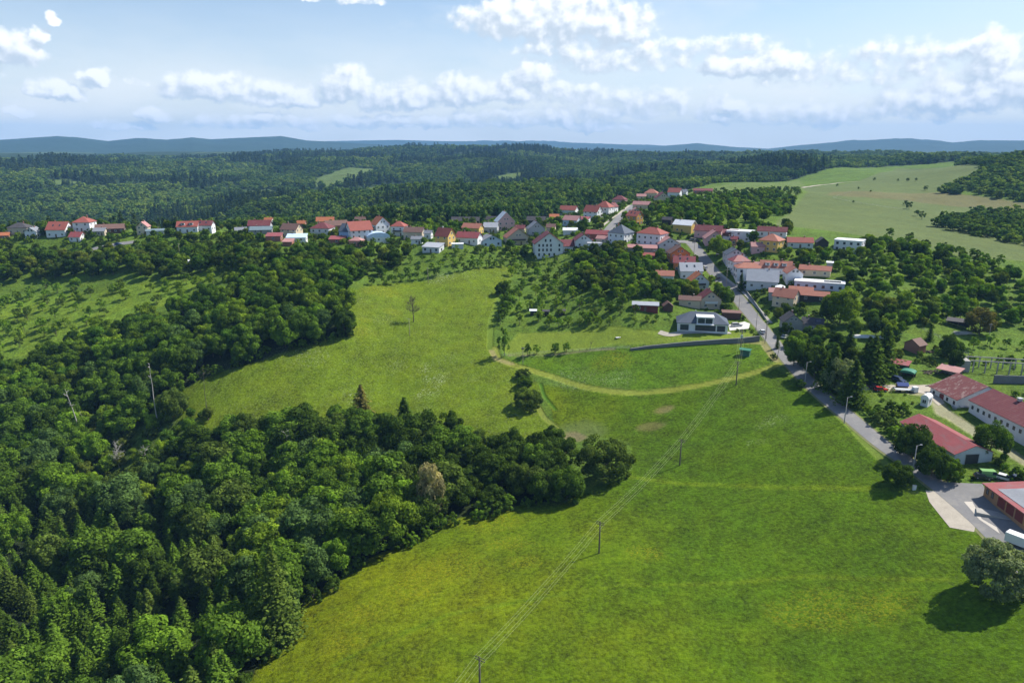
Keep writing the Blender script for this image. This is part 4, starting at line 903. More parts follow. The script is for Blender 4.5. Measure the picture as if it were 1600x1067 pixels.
def crown_broad(seed, H=10., wid=.42, low=.2, ncl=34, per=120, size=.5, shape='round'):
    r_ = np.random.default_rng(seed); cz = H * (1 + low) / 2; rz_ = H * (1 - low) / 2; rx = H * wid
    bb_ = 0
    C = []; tries = 0
    while len(C) < ncl and tries < 4000:
        tries += 1; u = nrmz(r_.normal(size=3)); u[2] = u[2] if u[2] > -.85 else -u[2] * .6; f = r_.uniform(.55, .86) if len(C) > ncl * .2 else r_.uniform(.1, .5)
        k = min(.97 / math.sqrt(max(1 - u[2] ** 2, .12)), 2.2) if shape == 'dome' and u[2] < 0 else 1.0 if shape in ('round', 'dome') else (1 - .35 * max(u[2], 0)) if shape == 'ovoid' else (1 - .5 * max(-u[2], 0))
        c_ = np.array([u[0] * rx * f * k, u[1] * rx * f * k, cz + u[2] * rz_ * f]) + r_.normal(size=3) * H * .012
        if all(np.linalg.norm(c_ - o[0]) > H * .085 for o in C): C.append((c_, H * r_.uniform(.085, .15), r_.random()))
    P_, N_, cv_ = [], [], []
    for c_, rad, shade in C:
        m_ = int(per * (rad / (H * .12)) ** 2); u = nrmz(r_.normal(size=(m_ * 2, 3))); out = nrmz((c_ - np.array([0, 0, cz * .72]))[None])[0]
        u = u[(u @ out) > r_.uniform(-.55, .1, len(u))][:m_]
        rr_ = rad * r_.uniform(.72, 1.12, (len(u), 1)); P_.append(c_ + u * rr_ * np.array([1, 1, .85])); N_.append(nrmz(u + r_.normal(size=u.shape) * .42 + [0, 0, .15]))
        cv_.append(np.clip(shade * .6 + r_.random(len(u)) * .4, 0, 1))
    P_, N_, cv_ = np.vstack(P_), np.vstack(N_), np.concatenate(cv_)
    return leaf_quads(P_, N_, size, r_), np.repeat(cv_, 4), C
def crown_spruce(seed, H=10., wid=.2, n_lev=20, nb=9, size=.42, droop=.35, per=7):
    r_ = np.random.default_rng(seed); P_, N_, cv_ = [], [], []
    for i in range(n_lev):
        f = i / (n_lev - 1); z = H * (.07 + .93 * f ** .92); L = H * wid * (1 - f) ** .85 * r_.uniform(.82, 1.12) + .12; a0 = r_.uniform(0, 6.3)
        for j in range(max(4, int(nb * (1 - f * .5)))):
            a = a0 + j * 2 * math.pi / max(4, int(nb * (1 - f * .5))) + r_.normal() * .15; Lb = L * r_.uniform(.75, 1.15); m_ = max(2, int(per * Lb / (H * wid) + 1.5)); sh = r_.random()
            t_ = (np.arange(m_) + r_.random(m_) * .8 + .3) / m_; q = np.stack([np.cos(a) * Lb * t_, np.sin(a) * Lb * t_, z - droop * Lb * t_ ** 1.4 + r_.normal(size=m_) * .06], -1)
            q[:, :2] += r_.normal(size=(m_, 2)) * .16 * Lb * t_[:, None]
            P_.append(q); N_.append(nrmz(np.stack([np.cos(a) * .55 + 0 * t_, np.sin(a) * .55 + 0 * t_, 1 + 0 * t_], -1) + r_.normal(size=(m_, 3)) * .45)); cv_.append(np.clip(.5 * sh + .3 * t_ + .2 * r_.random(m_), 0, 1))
    P_, N_, cv_ = np.vstack(P_), np.vstack(N_), np.concatenate(cv_)
    return leaf_quads(P_, N_, size, r_, 1.5), np.repeat(cv_, 4), []
def trunk_mb(C, H, r0=.02, limbs=7, low=.2, seed=0):
    mb = MB(); r_ = np.random.default_rng(seed + 99); z = 0; p0 = np.array([0, 0, -.8]); rad = H * r0
    top = H * (.72 if C else .94); lean = r_.normal(size=2) * H * .015; K = 4
    for i in range(K):
        p1 = np.array([lean[0] * (i + 1) / K, lean[1] * (i + 1) / K, top * (i + 1) / K]); mb.tube(p0, p1, rad * (1 - .8 * i / K), rad * (1 - .8 * (i + 1) / K), 6, cap=False); p0 = p1
    cc = sorted(C, key=lambda c_: -np.hypot(c_[0][0], c_[0][1]))[:limbs]
    for c_ in cc: zz = min(max(low * H, c_[0][2] * .5), top * .8); mb.tube((lean[0] * zz / top, lean[1] * zz / top, zz), c_[0], rad * .38, rad * .1, 4, cap=False)
    return mb
PROTO = {}
def make_proto(kind, nvar, fn, scaleH, trunk=None, single=True, bark=None, mt=None, **kw):
    out = []
    for i in range(nvar):
        k2 = {a: (c_[i % len(c_)] if isinstance(c_, list) else c_) for a, c_ in kw.items()}
        V_, cv_, C = fn(1000 * len(PROTO) + i * 17 + 5, scaleH, **k2); F_ = np.arange(len(V_)).reshape(-1, 4)
        cm = np_mesh(kind + "_crown", V_, F_, [mt or LEAF], attrs={'cv': ('FLOAT', cv_)})
        tb = trunk_mb(C, scaleH, low=k2.get('low', .1), seed=i, **(trunk or {})); tm = tb.mesh(kind + "_trunk", bark or BARK, smooth=True)
        # one-mesh version for trees too small to show parts
        nv = len(V_); tv = np.array(tb.v); tf = [f_ for f_ in tb.f if len(f_) == 4]; tf = np.array(tf) + nv
        sm_ = np_mesh(kind, np.vstack([V_, tv]), np.vstack([F_, tf]), [mt or LEAF, bark or BARK], np.r_[np.zeros(len(F_)), np.ones(len(tf))], attrs={'cv': ('FLOAT', np.r_[cv_, np.zeros(len(tv))])})
        out.append((cm, tm, sm_, float(np.abs(V_[:, :2]).max()), float(V_[:, 2].max())))
    PROTO[kind] = out
make_proto('broad', 9, crown_broad, 10., wid=[.44, .38, .48, .42, .34, .46], low=[.03, .1, .0, .07, .02], ncl=[46, 40, 52], per=[120, 130], size=.40, shape=['round', 'ovoid', 'round', 'top'])
make_proto('spruce', 5, crown_spruce, 10., wid=[.2, .17, .23], n_lev=[34, 38], nb=12, size=.29, per=11, trunk=dict(r0=.013))
make_proto('oldspruce', 2, crown_spruce, 20., wid=[.24, .2], n_lev=46, nb=14, size=.42, per=16, droop=.45, trunk=dict(r0=.013))
make_proto('fruit', 7, crown_broad, 5., wid=[.46, .5, .42], low=[.10, .16, .06], ncl=[20, 26, 16], per=[46, 54], size=.31, shape=['round', 'ovoid', 'round'], trunk=dict(r0=.022, limbs=5))
make_proto('bush', 5, crown_broad, 3., wid=[.62, .7, .55], low=[-.1, -.05], ncl=[30, 34], per=[60, 70], size=.24, shape=['dome'], trunk=dict(r0=.02, limbs=4))
make_proto('bigbush', 3, crown_broad, 10., wid=[.60, .66, .55], low=[-.04], ncl=[84, 76], per=[140], size=.36, shape=['dome'], trunk=dict(r0=.02, limbs=6))
TINTS0 = {'deep': ((.032, .066, .012), 'dark green'), 'mid': ((.050, .105, .016), 'mid green'), 'bright': ((.072, .150, .018), 'bright green'), 'yellowish': ((.082, .148, .018), 'yellow green'),
         'olive': ((.048, .086, .020), 'olive green'), 'bluish': ((.044, .090, .032), 'bluish green'), 'brownish': ((.075, .082, .030), 'brownish green'), 'cream': ((.25, .24, .12), 'cream blossoming'), 'pale': ((.115, .155, .075), 'pale green')}
TINTS = {k_: ((v_[0][0] * 1.32, v_[0][1] * 1.2, v_[0][2] * .95), v_[1]) if k_ not in ('cream', 'pale') else v_ for k_, v_ in TINTS0.items()}
RP = [h_[:2] for h_ in Z(*ROADPX)] ; RP2 = [h_[:2] for h_ in Z((945,372),(950,362),(960,350),(972,338),(986,324),(990,320))]; RP3 = [h_[:2] for h_ in Z((1340,607),(1440,604),(1462,614),(1478,632),(1640,738))]
RP4 = [h_[:2] for h_ in Z((1078,379),(1040,381),(1000,388),(960,390),(935,388))]; RP5 = [h_[:2] for h_ in Z((140,392),(170,385),(212,378))]; YARD = [h_[:2] for h_ in Z((1440,762),(1455,750),(1535,756),(1600,812),(1640,870),(1560,845),(1480,828))]
FT = np.array(FOOT)
def clear(x_, y_, pad=1.5, road=4.2):
    if (np.hypot(FT[:, 0] - x_, FT[:, 1] - y_) < FT[:, 2] + pad * .6).any(): return False
    X_ = np.array([x_]); Y_ = np.array([y_])
    for L_ in (RP, RP2, RP3, RP4, RP5):
        if distline(X_, Y_, L_)[0] < road: return False
    return not inpoly(X_, Y_, YARD)[0]
CAND = []     # dict(kind, x, y, h, tint, zone, w)
def scatter(poly, kind, sp, h0, h1, tints, zone, keep=1.0, pad=1.5, road=4.5, edge=None, fn=None):
    P_ = np.array([p_[:2] for p_ in (Z(*poly) if len(poly[0]) == 2 else poly)]); x0, y0 = P_.min(0); x1, y1 = P_.max(0)
    ny = int((y1 - y0) / sp) + 2; nx = int((x1 - x0) / sp) + 2; gx_, gy_ = np.meshgrid(np.arange(nx), np.arange(ny))
    X_ = x0 + (gx_ + (gy_ % 2) * .5) * sp + rng.normal(size=gx_.shape) * sp * .22; Y_ = y0 + gy_ * sp + rng.normal(size=gx_.shape) * sp * .22
    X_, Y_ = X_.ravel(), Y_.ravel(); k = inpoly(X_, Y_, P_) & (rng.random(len(X_)) < keep)
    for x_, y_ in zip(X_[k], Y_[k]):
        if pad is not None and not clear(x_, y_, pad, road): continue
        ti = tints[rng.integers(len(tints))]; h_ = rng.uniform(h0, h1); kk = kind
        c_ = dict(kind=kk, x=x_, y=y_, h=h_, tint=ti, zone=zone, w=1.0)
        if fn:
            c_ = fn(c_)
            if c_ is None: continue
        CAND.append(c_)
def row(line, kind, sp, h0, h1, tints, zone, jit=.5, keep=.95):
    L = np.array([p_[:2] for p_ in Z(*line)]); d = np.r_[0, np.cumsum(np.hypot(*np.diff(L, axis=0).T))]
    for s_ in np.arange(0, d[-1], sp):
        if rng.random() > keep: continue
        x_ = np.interp(s_, d, L[:, 0]) + rng.normal() * jit; y_ = np.interp(s_, d, L[:, 1]) + rng.normal() * jit
        if clear(x_, y_, .5, 3): CAND.append(dict(kind=kind, x=x_, y=y_, h=rng.uniform(h0, h1), tint=tints[rng.integers(len(tints))], zone=zone, w=1.0))
def hero(px, py, hpx, kind, tint, w=1.0, label=None, var=None):
    p_ = hit(px, py); zc = depth_of(p_); an = math.atan2(CAMZ - p_[2], p_[1]); h_ = hpx * zc / FPX / math.cos(an) * .97
    CAND.append(dict(kind=kind, x=p_[0], y=p_[1], h=h_, tint=tint, zone='', w=w, label=label, var=var, hero=True)); return p_
# --- single trees and bushes the eye finds
hero(943,745,62,'bigbush','olive',1.05,'large round olive green bush tree standing alone beside the bare patch')
hero(887,780,52,'bigbush','mid',.9,'round bush at the right tip of the left wood')
hero(846,716,44,'bigbush','deep',.9,'dark brown green bush left of the bare patch')
hero(824,636,30,'bigbush','olive',1.2,'largest and lowest of the three dark bushes by the mown path bend')
hero(820,604,17,'bigbush','mid',1.3,'middle of the three dark bushes by the mown path bend')
hero(817,589,14,'bigbush','olive',1.4,'uppermost of the three dark bushes by the mown path bend')
hero(785,460,22,'bigbush','deep',.85,'lone dark round tree on the meadow left of the middle orchard')
hero(788,556,46,'fruit','mid',.55,'slim tall tree at the left end of the wire fence',var=0)
hero(824,557,20,'fruit','mid',1.0,'small round tree leftmost along the wire fence'); hero(838,553,16,'fruit','bright',.9,'small round tree near the pole on the wire fence')
hero(868,552,17,'fruit','mid',1.0,'left tree of the pair along the wire fence'); hero(885,551,17,'fruit','mid',1.0,'right tree of the pair along the wire fence')
hero(1552,928,80,'bigbush','pale',1.0,'huge pale leaved round tree in the lower right corner',var=0)
hero(1401,758,38,'bigbush','deep',1.0,'dark round bush on the meadow side of the road near the lay-by')
hero(1226,525,22,'bush','deep',.8,'dark rounded shrub at the road opposite the villa'); hero(1214,545,26,'spruce','deep',.8,'small dark conifer leaning over the road')
hero(1250,605,14,'bush','mid',.9,'shrub at the foot of the roadside lamp post'); hero(1209,560,9,'bush','olive',1,'dry shrub at the road bend')
hero(435,1000,140,'oldspruce','olive',1.15,'very tall old spruce with drooping branches at the edge of the lower left wood',var=0)
hero(412,985,112,'oldspruce','deep',1.15,'second tall spruce just left of the drooping old one',var=1)
hero(634,690,70,'spruce','deep',2.0,'dark pointed spruce rising at the upper edge of the wood'); hero(567,672,72,'spruce','brownish',1.5,'slim brown topped spruce above the upper edge of the wood')
hero(705,690,50,'broad','deep',.9,'dark rounded tree at the upper right corner of the wood')
hero(674,815,92,'broad','cream',.62,'tree covered in cream blossom at the lower edge of the wood',var=1)
hero(272,652,48,'bigbush','olive',.95,'dark olive round bush at the lower left corner of the upper meadow')
hero(1312,505,56,'broad','yellowish',1.05,'big bright green tree right of the solar roofed house',var=0); hero(1292,508,44,'broad','deep',.8,'dark tree touching the big bright green one')
hero(1120,400,34,'broad','yellowish',.9,'bright yellow green tree at the right kerb of the main road'); hero(1157,455,30,'spruce','deep',1.2,'dark cypress like tree in front of the pale grey roof')
hero(1133,478,32,'broad','mid',.9,'tree between the beige gable house and the road')
for q in ((1330,632,72,'deep',1.8,'foreground spruce of the dark roadside group, nearest the road'),(1299,610,74,'deep',1.9,'broad dark spruce in the middle of the roadside group'),(1360,597,74,'deep',1.8,'tall dark spruce beside the red open shelter'),(1378,581,76,'deep',1.6,'tallest spruce of the group near the brick shed'),
          (1352,590,66,'deep',1.8,'dark spruce behind the foreground ones'),(1260,570,42,'deep',1.7,'spruce at the upper left of the roadside group'),(1325,560,48,'deep',1.7,'spruce at the top of the roadside group'),(1452,532,28,'deep',1.2,'small spruce in the garden right of the brick shed'),(1280,585,50,'deep',1.7,'dark spruce hugging the road')):
    hero(q[0],q[1],q[2],'spruce',q[3],q[4],q[5])
hero(1313,612,56,'bigbush','pale',.8,'greyish green willow in front of the dark spruces'); hero(1240,572,50,'broad','mid',.9,'broadleaf tree at the left of the dark roadside group'); hero(1272,590,52,'broad','deep',.9,'large dark broadleaf tree over the road')
hero(1425,716,54,'bigbush','deep',.85,'dark bush left of the red storage hall'); hero(1455,744,52,'bigbush','deep',.8,'dark bush at the front left corner of the red storage hall'); hero(1480,750,38,'bigbush','mid',.8,'green bush under the gable of the red storage hall')
hero(1546,712,56,'bigbush','mid',.85,'big green tree between the red hall and the white farm building'); hero(1598,756,26,'bush','mid',1,'shrub at the right edge above the garages')
hero(1492,580,34,'broad','deep',.8,'dark tree at the far end of the farm building'); hero(1478,560,40,'broad','deep',.85,'dense dark tree in the grass above the farm'); hero(1487,553,26,'bush','mid',1,'bush right of the dense dark tree')
hero(1530,522,42,'broad','brownish',1.05,'brown green tree at the right of the black open shed',var=2); hero(1450,500,34,'broad','olive',1.0,'olive tree left of the black open shed')
for i_, (px_, py_, hp) in enumerate(((1520,540,22),(1546,536,22),(1572,538,16),(1598,540,16))): hero(px_, py_ + 6, hp, 'fruit', 'bright' if i_ % 2 else 'mid', 1, f'fruit tree in the grass above the ruin, number {i_ + 1} from the left')
for q in ((1420,327,12),(1414,321,8),(1440,343,14),(1433,338,10),(1446,298,8),(1333,318,5),(1360,301,4),(1341,296,4),(1308,292,5),(1366,283,6),(1403,284,5),(1418,284,6),(1431,284,6),(1232,327,9)):
    hero(q[0], q[1], q[2], 'fruit', 'deep', 1.0, None)
    CAND[-1]['zone'] = 'farfield'
# --- woods
def wa(c_):
    px, py = to_px(c_['x'], c_['y'], float(ground(c_['x'], c_['y'])))
    if px < -260: return None
    if py > 800 + max(0, px - 250) * 1.1 and px < 400 and rng.random() < .88: c_['kind'] = 'spruce'; c_['h'] = rng.uniform(7.5, 13.5); c_['w'] = rng.uniform(1.2, 1.75); c_['tint'] = ['mid', 'mid', 'olive', 'deep'][rng.integers(4)]
    elif 380 < px < 620 and py > 740: c_['tint'] = ['bright', 'mid', 'yellowish', 'mid', 'bluish'][rng.integers(5)]
    elif py < 730 or px > 640: c_['tint'] = ['deep', 'deep', 'mid', 'deep', 'olive'][rng.integers(5)]
    if 430 < px < 660 and py < 725: c_['h'] = max(c_['h'], 15) * 1.1
    if c_['kind'] == 'broad': c_['w'] = rng.uniform(.82, 1.22)
    if px > 700: c_['h'] *= .78
    if 120 < px < 330 and py < 790: c_['h'] *= .72
    return c_
scatter(WOODA, 'broad', 6.4, 9, 16.5, ['mid', 'deep', 'bright', 'olive', 'mid', 'bluish'], 'lower left wood', pad=None, fn=wa)
def wb(c_):
    px, py = to_px(c_['x'], c_['y'], float(ground(c_['x'], c_['y'])))
    if px < -260: return None
    if px < 230 and py > 640: c_['h'] *= 1.1
    if py < 520: c_['h'] *= .85
    return c_
scatter(WOODB, 'broad', 7.4, 9.5, 14.5, ['mid', 'deep', 'mid', 'bright', 'mid', 'bluish'], 'ravine wood', pad=None, fn=wb)
scatter([(60,640),(180,650),(250,640),(340,645),(400,690),(300,760),(60,760)], 'broad', 6, 4, 8, ['bright', 'mid', 'olive', 'pale'], 'clearing', keep=.6, pad=None)
scatter([(60,640),(180,650),(300,640),(400,690),(300,760),(60,760)], 'bush', 5, 2, 4, ['bright', 'mid', 'olive'], 'clearing', keep=.6, pad=None)
row([(370,1085),(440,990),(475,950),(560,885),(640,850),(700,820),(800,795),(900,780)], 'bush', 4.5, 3, 5, ['bright', 'mid', 'deep'], 'wood edge', 1.2)
row([(300,598),(400,562),(470,545),(548,524)], 'bush', 4, 3, 5, ['deep', 'mid'], 'wood edge', 1.)
# --- village trees
DK = ['deep', 'deep', 'mid', 'olive', 'mid']; GR = ['bright', 'bright', 'mid', 'olive', 'yellowish', 'yellowish']
scatter([(-40,388),(0,385),(130,398),(200,396),(330,374),(400,374),(480,385),(560,393),(645,390),(640,412),(560,440),(480,428),(400,438),(330,420),(250,440),(130,432),(0,442),(-40,442)], 'broad', 7.0, 6, 11, DK + ['mid'], 'village left edge', keep=.92, fn=lambda c_: (c_.update(h=c_['h'] * (.5 if to_px(c_['x'], c_['y'], float(ground(c_['x'], c_['y'])))[1] < 396 else .8 if to_px(c_['x'], c_['y'], float(ground(c_['x'], c_['y'])))[1] < 408 else 1)), c_)[1])
scatter([(-40,352),(400,350),(640,340),(640,372),(400,372),(-40,380)], 'broad', 9, 3.5, 6.5, DK, 'left village gardens', keep=.6)
scatter([(-60,450),(0,440),(250,440),(330,432),(400,415),(440,418),(330,452),(250,482),(130,528),(60,550),(0,562),(-60,562)], 'fruit', 8.6, 4.0, 7.0, GR, 'left hillside orchard', keep=.66, road=1)
scatter([(330,400),(430,395),(470,425),(400,440),(330,430)], 'fruit', 7, 4, 6, GR, 'left hillside orchard', keep=.8)
row([(583,446),(640,438),(700,428),(760,420),(808,413)], 'fruit', 5.2, 4, 5.6, ['mid', 'deep', 'mid'], 'meadow row')
row([(600,432),(650,426),(700,417),(770,408),(830,400)], 'fruit', 6.5, 3.6, 5, GR, 'meadow row'); row([(640,412),(700,405),(780,397),(830,391)], 'fruit', 7, 3.5, 5, GR, 'meadow row', keep=.8)
scatter([(690,392),(830,384),(830,400),(700,405)], 'fruit', 8, 3.5, 5.5, GR, 'meadow row', keep=.7)
def mo(c_):
    px, py = to_px(c_['x'], c_['y'], float(ground(c_['x'], c_['y'])))
    if px > 900 and py < 465 or px > 985 and py < 480: c_['h'] = rng.uniform(5, 8.5); c_['kind'] = 'broad'; c_['tint'] = DK[rng.integers(5)] if rng.random() < .5 else GR[rng.integers(6)]
    elif rng.random() < .35: return None
    if 1020 < px < 1080 and py > 488: return None
    return c_
scatter([(792,440),(805,412),(835,408),(900,400),(960,397),(1030,408),(1045,440),(1090,455),(1085,482),(1040,503),(920,508),(790,512),(782,480)], 'fruit', 6.4, 3.8, 6.4, GR, 'middle orchard', fn=mo)
row([(840,510),(900,510),(960,508)], 'fruit', 5, 3.5, 4.6, GR, 'middle orchard'); row([(782,505),(790,480),(800,462)], 'fruit', 4.5, 4.5, 6.5, ['mid', 'deep'], 'middle orchard')
row([(990,505),(1030,500),(1060,497)], 'fruit', 5.5, 3, 4, GR, 'middle orchard')
scatter([(560,350),(600,342),(640,340),(760,336),(860,338),(880,322),(950,306),(960,296),(860,310),(700,322),(600,332),(540,340)], 'broad', 8, 5, 9, GR + DK, 'belt behind the village', keep=.92)
scatter([(1000,330),(1030,345),(1130,352),(1190,350),(1235,334),(1245,312),(1200,302),(1100,312),(1050,318)], 'broad', 8, 4.5, 7.5, GR + ['deep'], 'upper orchards', keep=.92)
scatter([(1100,303),(1180,300),(1250,296),(1252,306),(1180,312),(1090,312)], 'fruit', 10, 4, 6, DK, 'upper orchards', keep=.8)
scatter([(660,352),(860,350),(960,350),(960,372),(860,398),(760,396),(660,395)], 'broad', 10, 4, 7.5, DK + GR, 'village gardens', keep=.8)
scatter([(930,350),(1090,345),(1240,362),(1240,400),(1060,392),(930,395)], 'broad', 9, 4, 8, DK + GR, 'village gardens', keep=.85, road=6)
scatter([(1000,395),(1260,395),(1300,440),(1300,500),(1180,500),(1100,500),(1060,470),(1010,420)], 'broad', 7.5, 3.5, 7, DK + GR, 'village gardens', keep=.85, road=5)
scatter([(1230,395),(1300,402),(1350,385),(1380,372),(1440,390),(1500,402),(1600,432),(1660,470),(1660,520),(1500,512),(1410,520),(1330,505),(1300,455),(1250,430)], 'broad', 6.6, 3.6, 7.6, GR + GR + ['deep'], 'right orchard', keep=.86)
row([(1345,392),(1380,400),(1430,404),(1470,415)], 'broad', 8, 7, 11, ['deep', 'mid', 'deep'], 'right orchard', 2)
row([(1390,372),(1440,388),(1500,404),(1560,418),(1620,430)], 'fruit', 9, 5, 8, ['deep', 'mid'], 'right orchard', 3)
scatter([(1215,530),(1290,524),(1330,516),(1400,518),(1430,545),(1400,560),(1420,600),(1330,612),(1290,600),(1240,560)], 'broad', 7.5, 5, 9, DK, 'roadside thicket', keep=.75, pad=1, road=5.5)
scatter([(1340,636),(1400,640),(1432,650),(1405,660),(1480,722),(1500,742),(1440,742),(1385,690)], 'bush', 4.2, 2.0, 4.4, GR + ['deep'], 'farm scrub', pad=.5, road=4)
scatter([(1462,655),(1480,650),(1600,738),(1600,750),(1560,735),(1555,705)], 'bush', 4, 1.2, 2.6, GR, 'farm scrub', pad=.3, road=3.5, keep=.8)
scatter([(1500,640),(1510,645),(1605,705),(1600,712)], 'bush', 3.5, 1.2, 2.4, DK, 'farm scrub', pad=-6, road=3.5, keep=.8)
scatter([(1400,610),(1445,614),(1455,632),(1400,634),(1345,622)], 'bush', 3.5, .8, 1.5, GR, 'farm scrub', pad=.3, road=3.5, keep=.6)
scatter([(1430,545),(1520,548),(1600,560),(1640,570),(1640,640),(1560,612),(1500,575)], 'bush', 5, 1.5, 3, GR, 'farm scrub', pad=.3, road=3, keep=.6)
scatter([(1410,545),(1480,545),(1500,585),(1440,582)], 'bush', 4, 1.5, 3, DK, 'farm scrub', pad=.3, keep=.6)
row([(1500,748),(1535,752),(1570,753),(1610,756)], 'bush', 2.6, 1.2, 2.0, ['deep', 'mid'], 'hedge', .3)
row([(1105,521),(1125,520),(1155,518),(1180,519)], 'bush', 2.2, .9, 1.6, ['deep', 'mid'], 'villa hedge', .2); row([(1172,515),(1182,528)], 'bush', 2.2, .9, 1.6, ['olive', 'mid'], 'villa hedge', .2)
# low garden shrubs right up to the house walls
def scrub(poly, sp, h0, h1, keep, tints=DK + GR):
    global FT
    keepFT = FT; FT = np.array(FOOT2); scatter(poly, 'bush', sp, h0, h1, tints, 'garden scrub', keep=keep, pad=.3, road=4.6); FT = keepFT
scrub([(-40,366),(130,366),(330,362),(640,366),(640,394),(400,378),(130,392),(-40,388)], 5.5, 1.8, 4.4, .85)
scrub([(640,345),(860,345),(960,345),(960,392),(860,402),(640,396)], 6, 1.4, 3.2, .7)
scrub([(870,322),(960,300),(1080,300),(1100,345),(1240,358),(1240,400),(1000,396),(930,388),(900,350)], 6, 1.4, 3.2, .7)
scrub([(1000,395),(1240,400),(1300,440),(1300,505),(1220,500),(1150,500),(1060,470)], 4.5, 1.0, 2.8, .75)
scrub([(1240,395),(1350,390),(1600,430),(1640,500),(1400,515),(1310,500)], 7, 1.2, 3, .6)
# ------------------------------------------------------------------ turn candidates into individual trees (the largest in view) and woodland stuff
for c_ in CAND:
    c_['z'] = float(ground(c_['x'], c_['y'])); c_['px'], c_['py'] = to_px(c_['x'], c_['y'], c_['z']); dd = math.hypot(c_['x'], c_['y']); c_['hp'] = c_['h'] * FPX / dd
    c_['dd'] = dd; c_['in'] = (-15 < c_['px'] < 1615 and c_['py'] - c_['hp'] < 1062 and c_['y'] > 0)
KN = {'broad': ('broadleaf_tree', 'tree', 'broadleaf tree'), 'spruce': ('spruce_tree', 'tree', 'spruce'), 'fruit': ('fruit_tree', 'tree', 'small orchard tree'), 'bush': ('bush', 'bush', 'bush'), 'bigbush': ('round_tree', 'tree', 'rounded tree'), 'oldspruce': ('spruce_tree', 'tree', 'spruce')}
def locword(px, py):
    h_ = 'far left' if px < 160 else 'left' if px < 420 else 'centre left' if px < 700 else 'centre' if px < 950 else 'centre right' if px < 1200 else 'right' if px < 1430 else 'far right'
    v_ = 'bottom' if py > 930 else 'lower' if py > 760 else 'middle' if py > 560 else 'upper middle' if py > 430 else 'upper'
    return h_, v_
GROUPS = {'broad': 'broadleaf trees of the woods and gardens', 'spruce': 'spruces', 'fruit': 'orchard trees', 'bush': 'bushes', 'bigbush': 'rounded single trees', 'oldspruce': 'spruces'}
NEARREF = [((1097, 519), 'the modern villa'), ((858, 402), 'the white guest house'), ((1012, 384), 'the red hip roofed house'), ((962, 381), 'the pyramid roof'), ((1171, 438), 'the salmon roofed white house'), ((1279, 454), 'the flat white roofed house'),
           ((1323, 394), 'the white modern villa'), ((1210, 482), 'the cream bay window house'), ((1008, 487), 'the dark red garden house'), ((1078, 400), 'the orange house'), ((1065, 364), 'the shining white roof'), ((500, 372), 'the dull red hip roof'), ((592, 378), 'the pale blue rounded roof'),
           ((690, 384), 'the yellow gable'), ((673, 395), 'the white bungalow'), ((735, 380), 'the bright red roof'), ((810, 383), 'the chalet gable'), ((110, 368), 'the far left red roofs'), ((303, 364), 'the middle left red roofs'), ((451, 372), 'the brown roofed gable house'),
           ((1500, 512), 'the black open shed'), ((1423, 550), 'the brick shed'), ((1489, 720), 'the red hall'), ((1530, 640), 'the white farm building'), ((1401, 580), 'the red open shelter'), ((1560, 790), 'the garage row'), ((943, 745), 'the lone round bush tree'), ((822, 620), 'the three dark bushes'),
           ((646, 500), 'the bare dead tree'), ((910, 675), 'the bare patch'), ((240, 640), 'the bare leaning trunks'), ((435, 990), 'the drooping old spruce'), ((670, 810), 'the cream blossoming tree'), ((272, 650), 'the olive round bush'), ((817, 560), 'the wire fence pole'), ((1199, 390), 'the yellow orange house'), ((922, 340), 'the upper street houses'), ((1040, 312), 'the village end'), ((180, 384), 'the left lane'), ((1238, 520), 'the dark stone house'), ((750, 352), 'the two dark barns')]
by_kind = {}
for c_ in CAND:
    if c_['in'] and c_.get('zone') != 'x': by_kind.setdefault(c_['kind'], []).append(c_)
LIM = {'broad': 298, 'spruce': 298, 'fruit': 298, 'bush': 190, 'bigbush': 60, 'oldspruce': 9}
used = {}
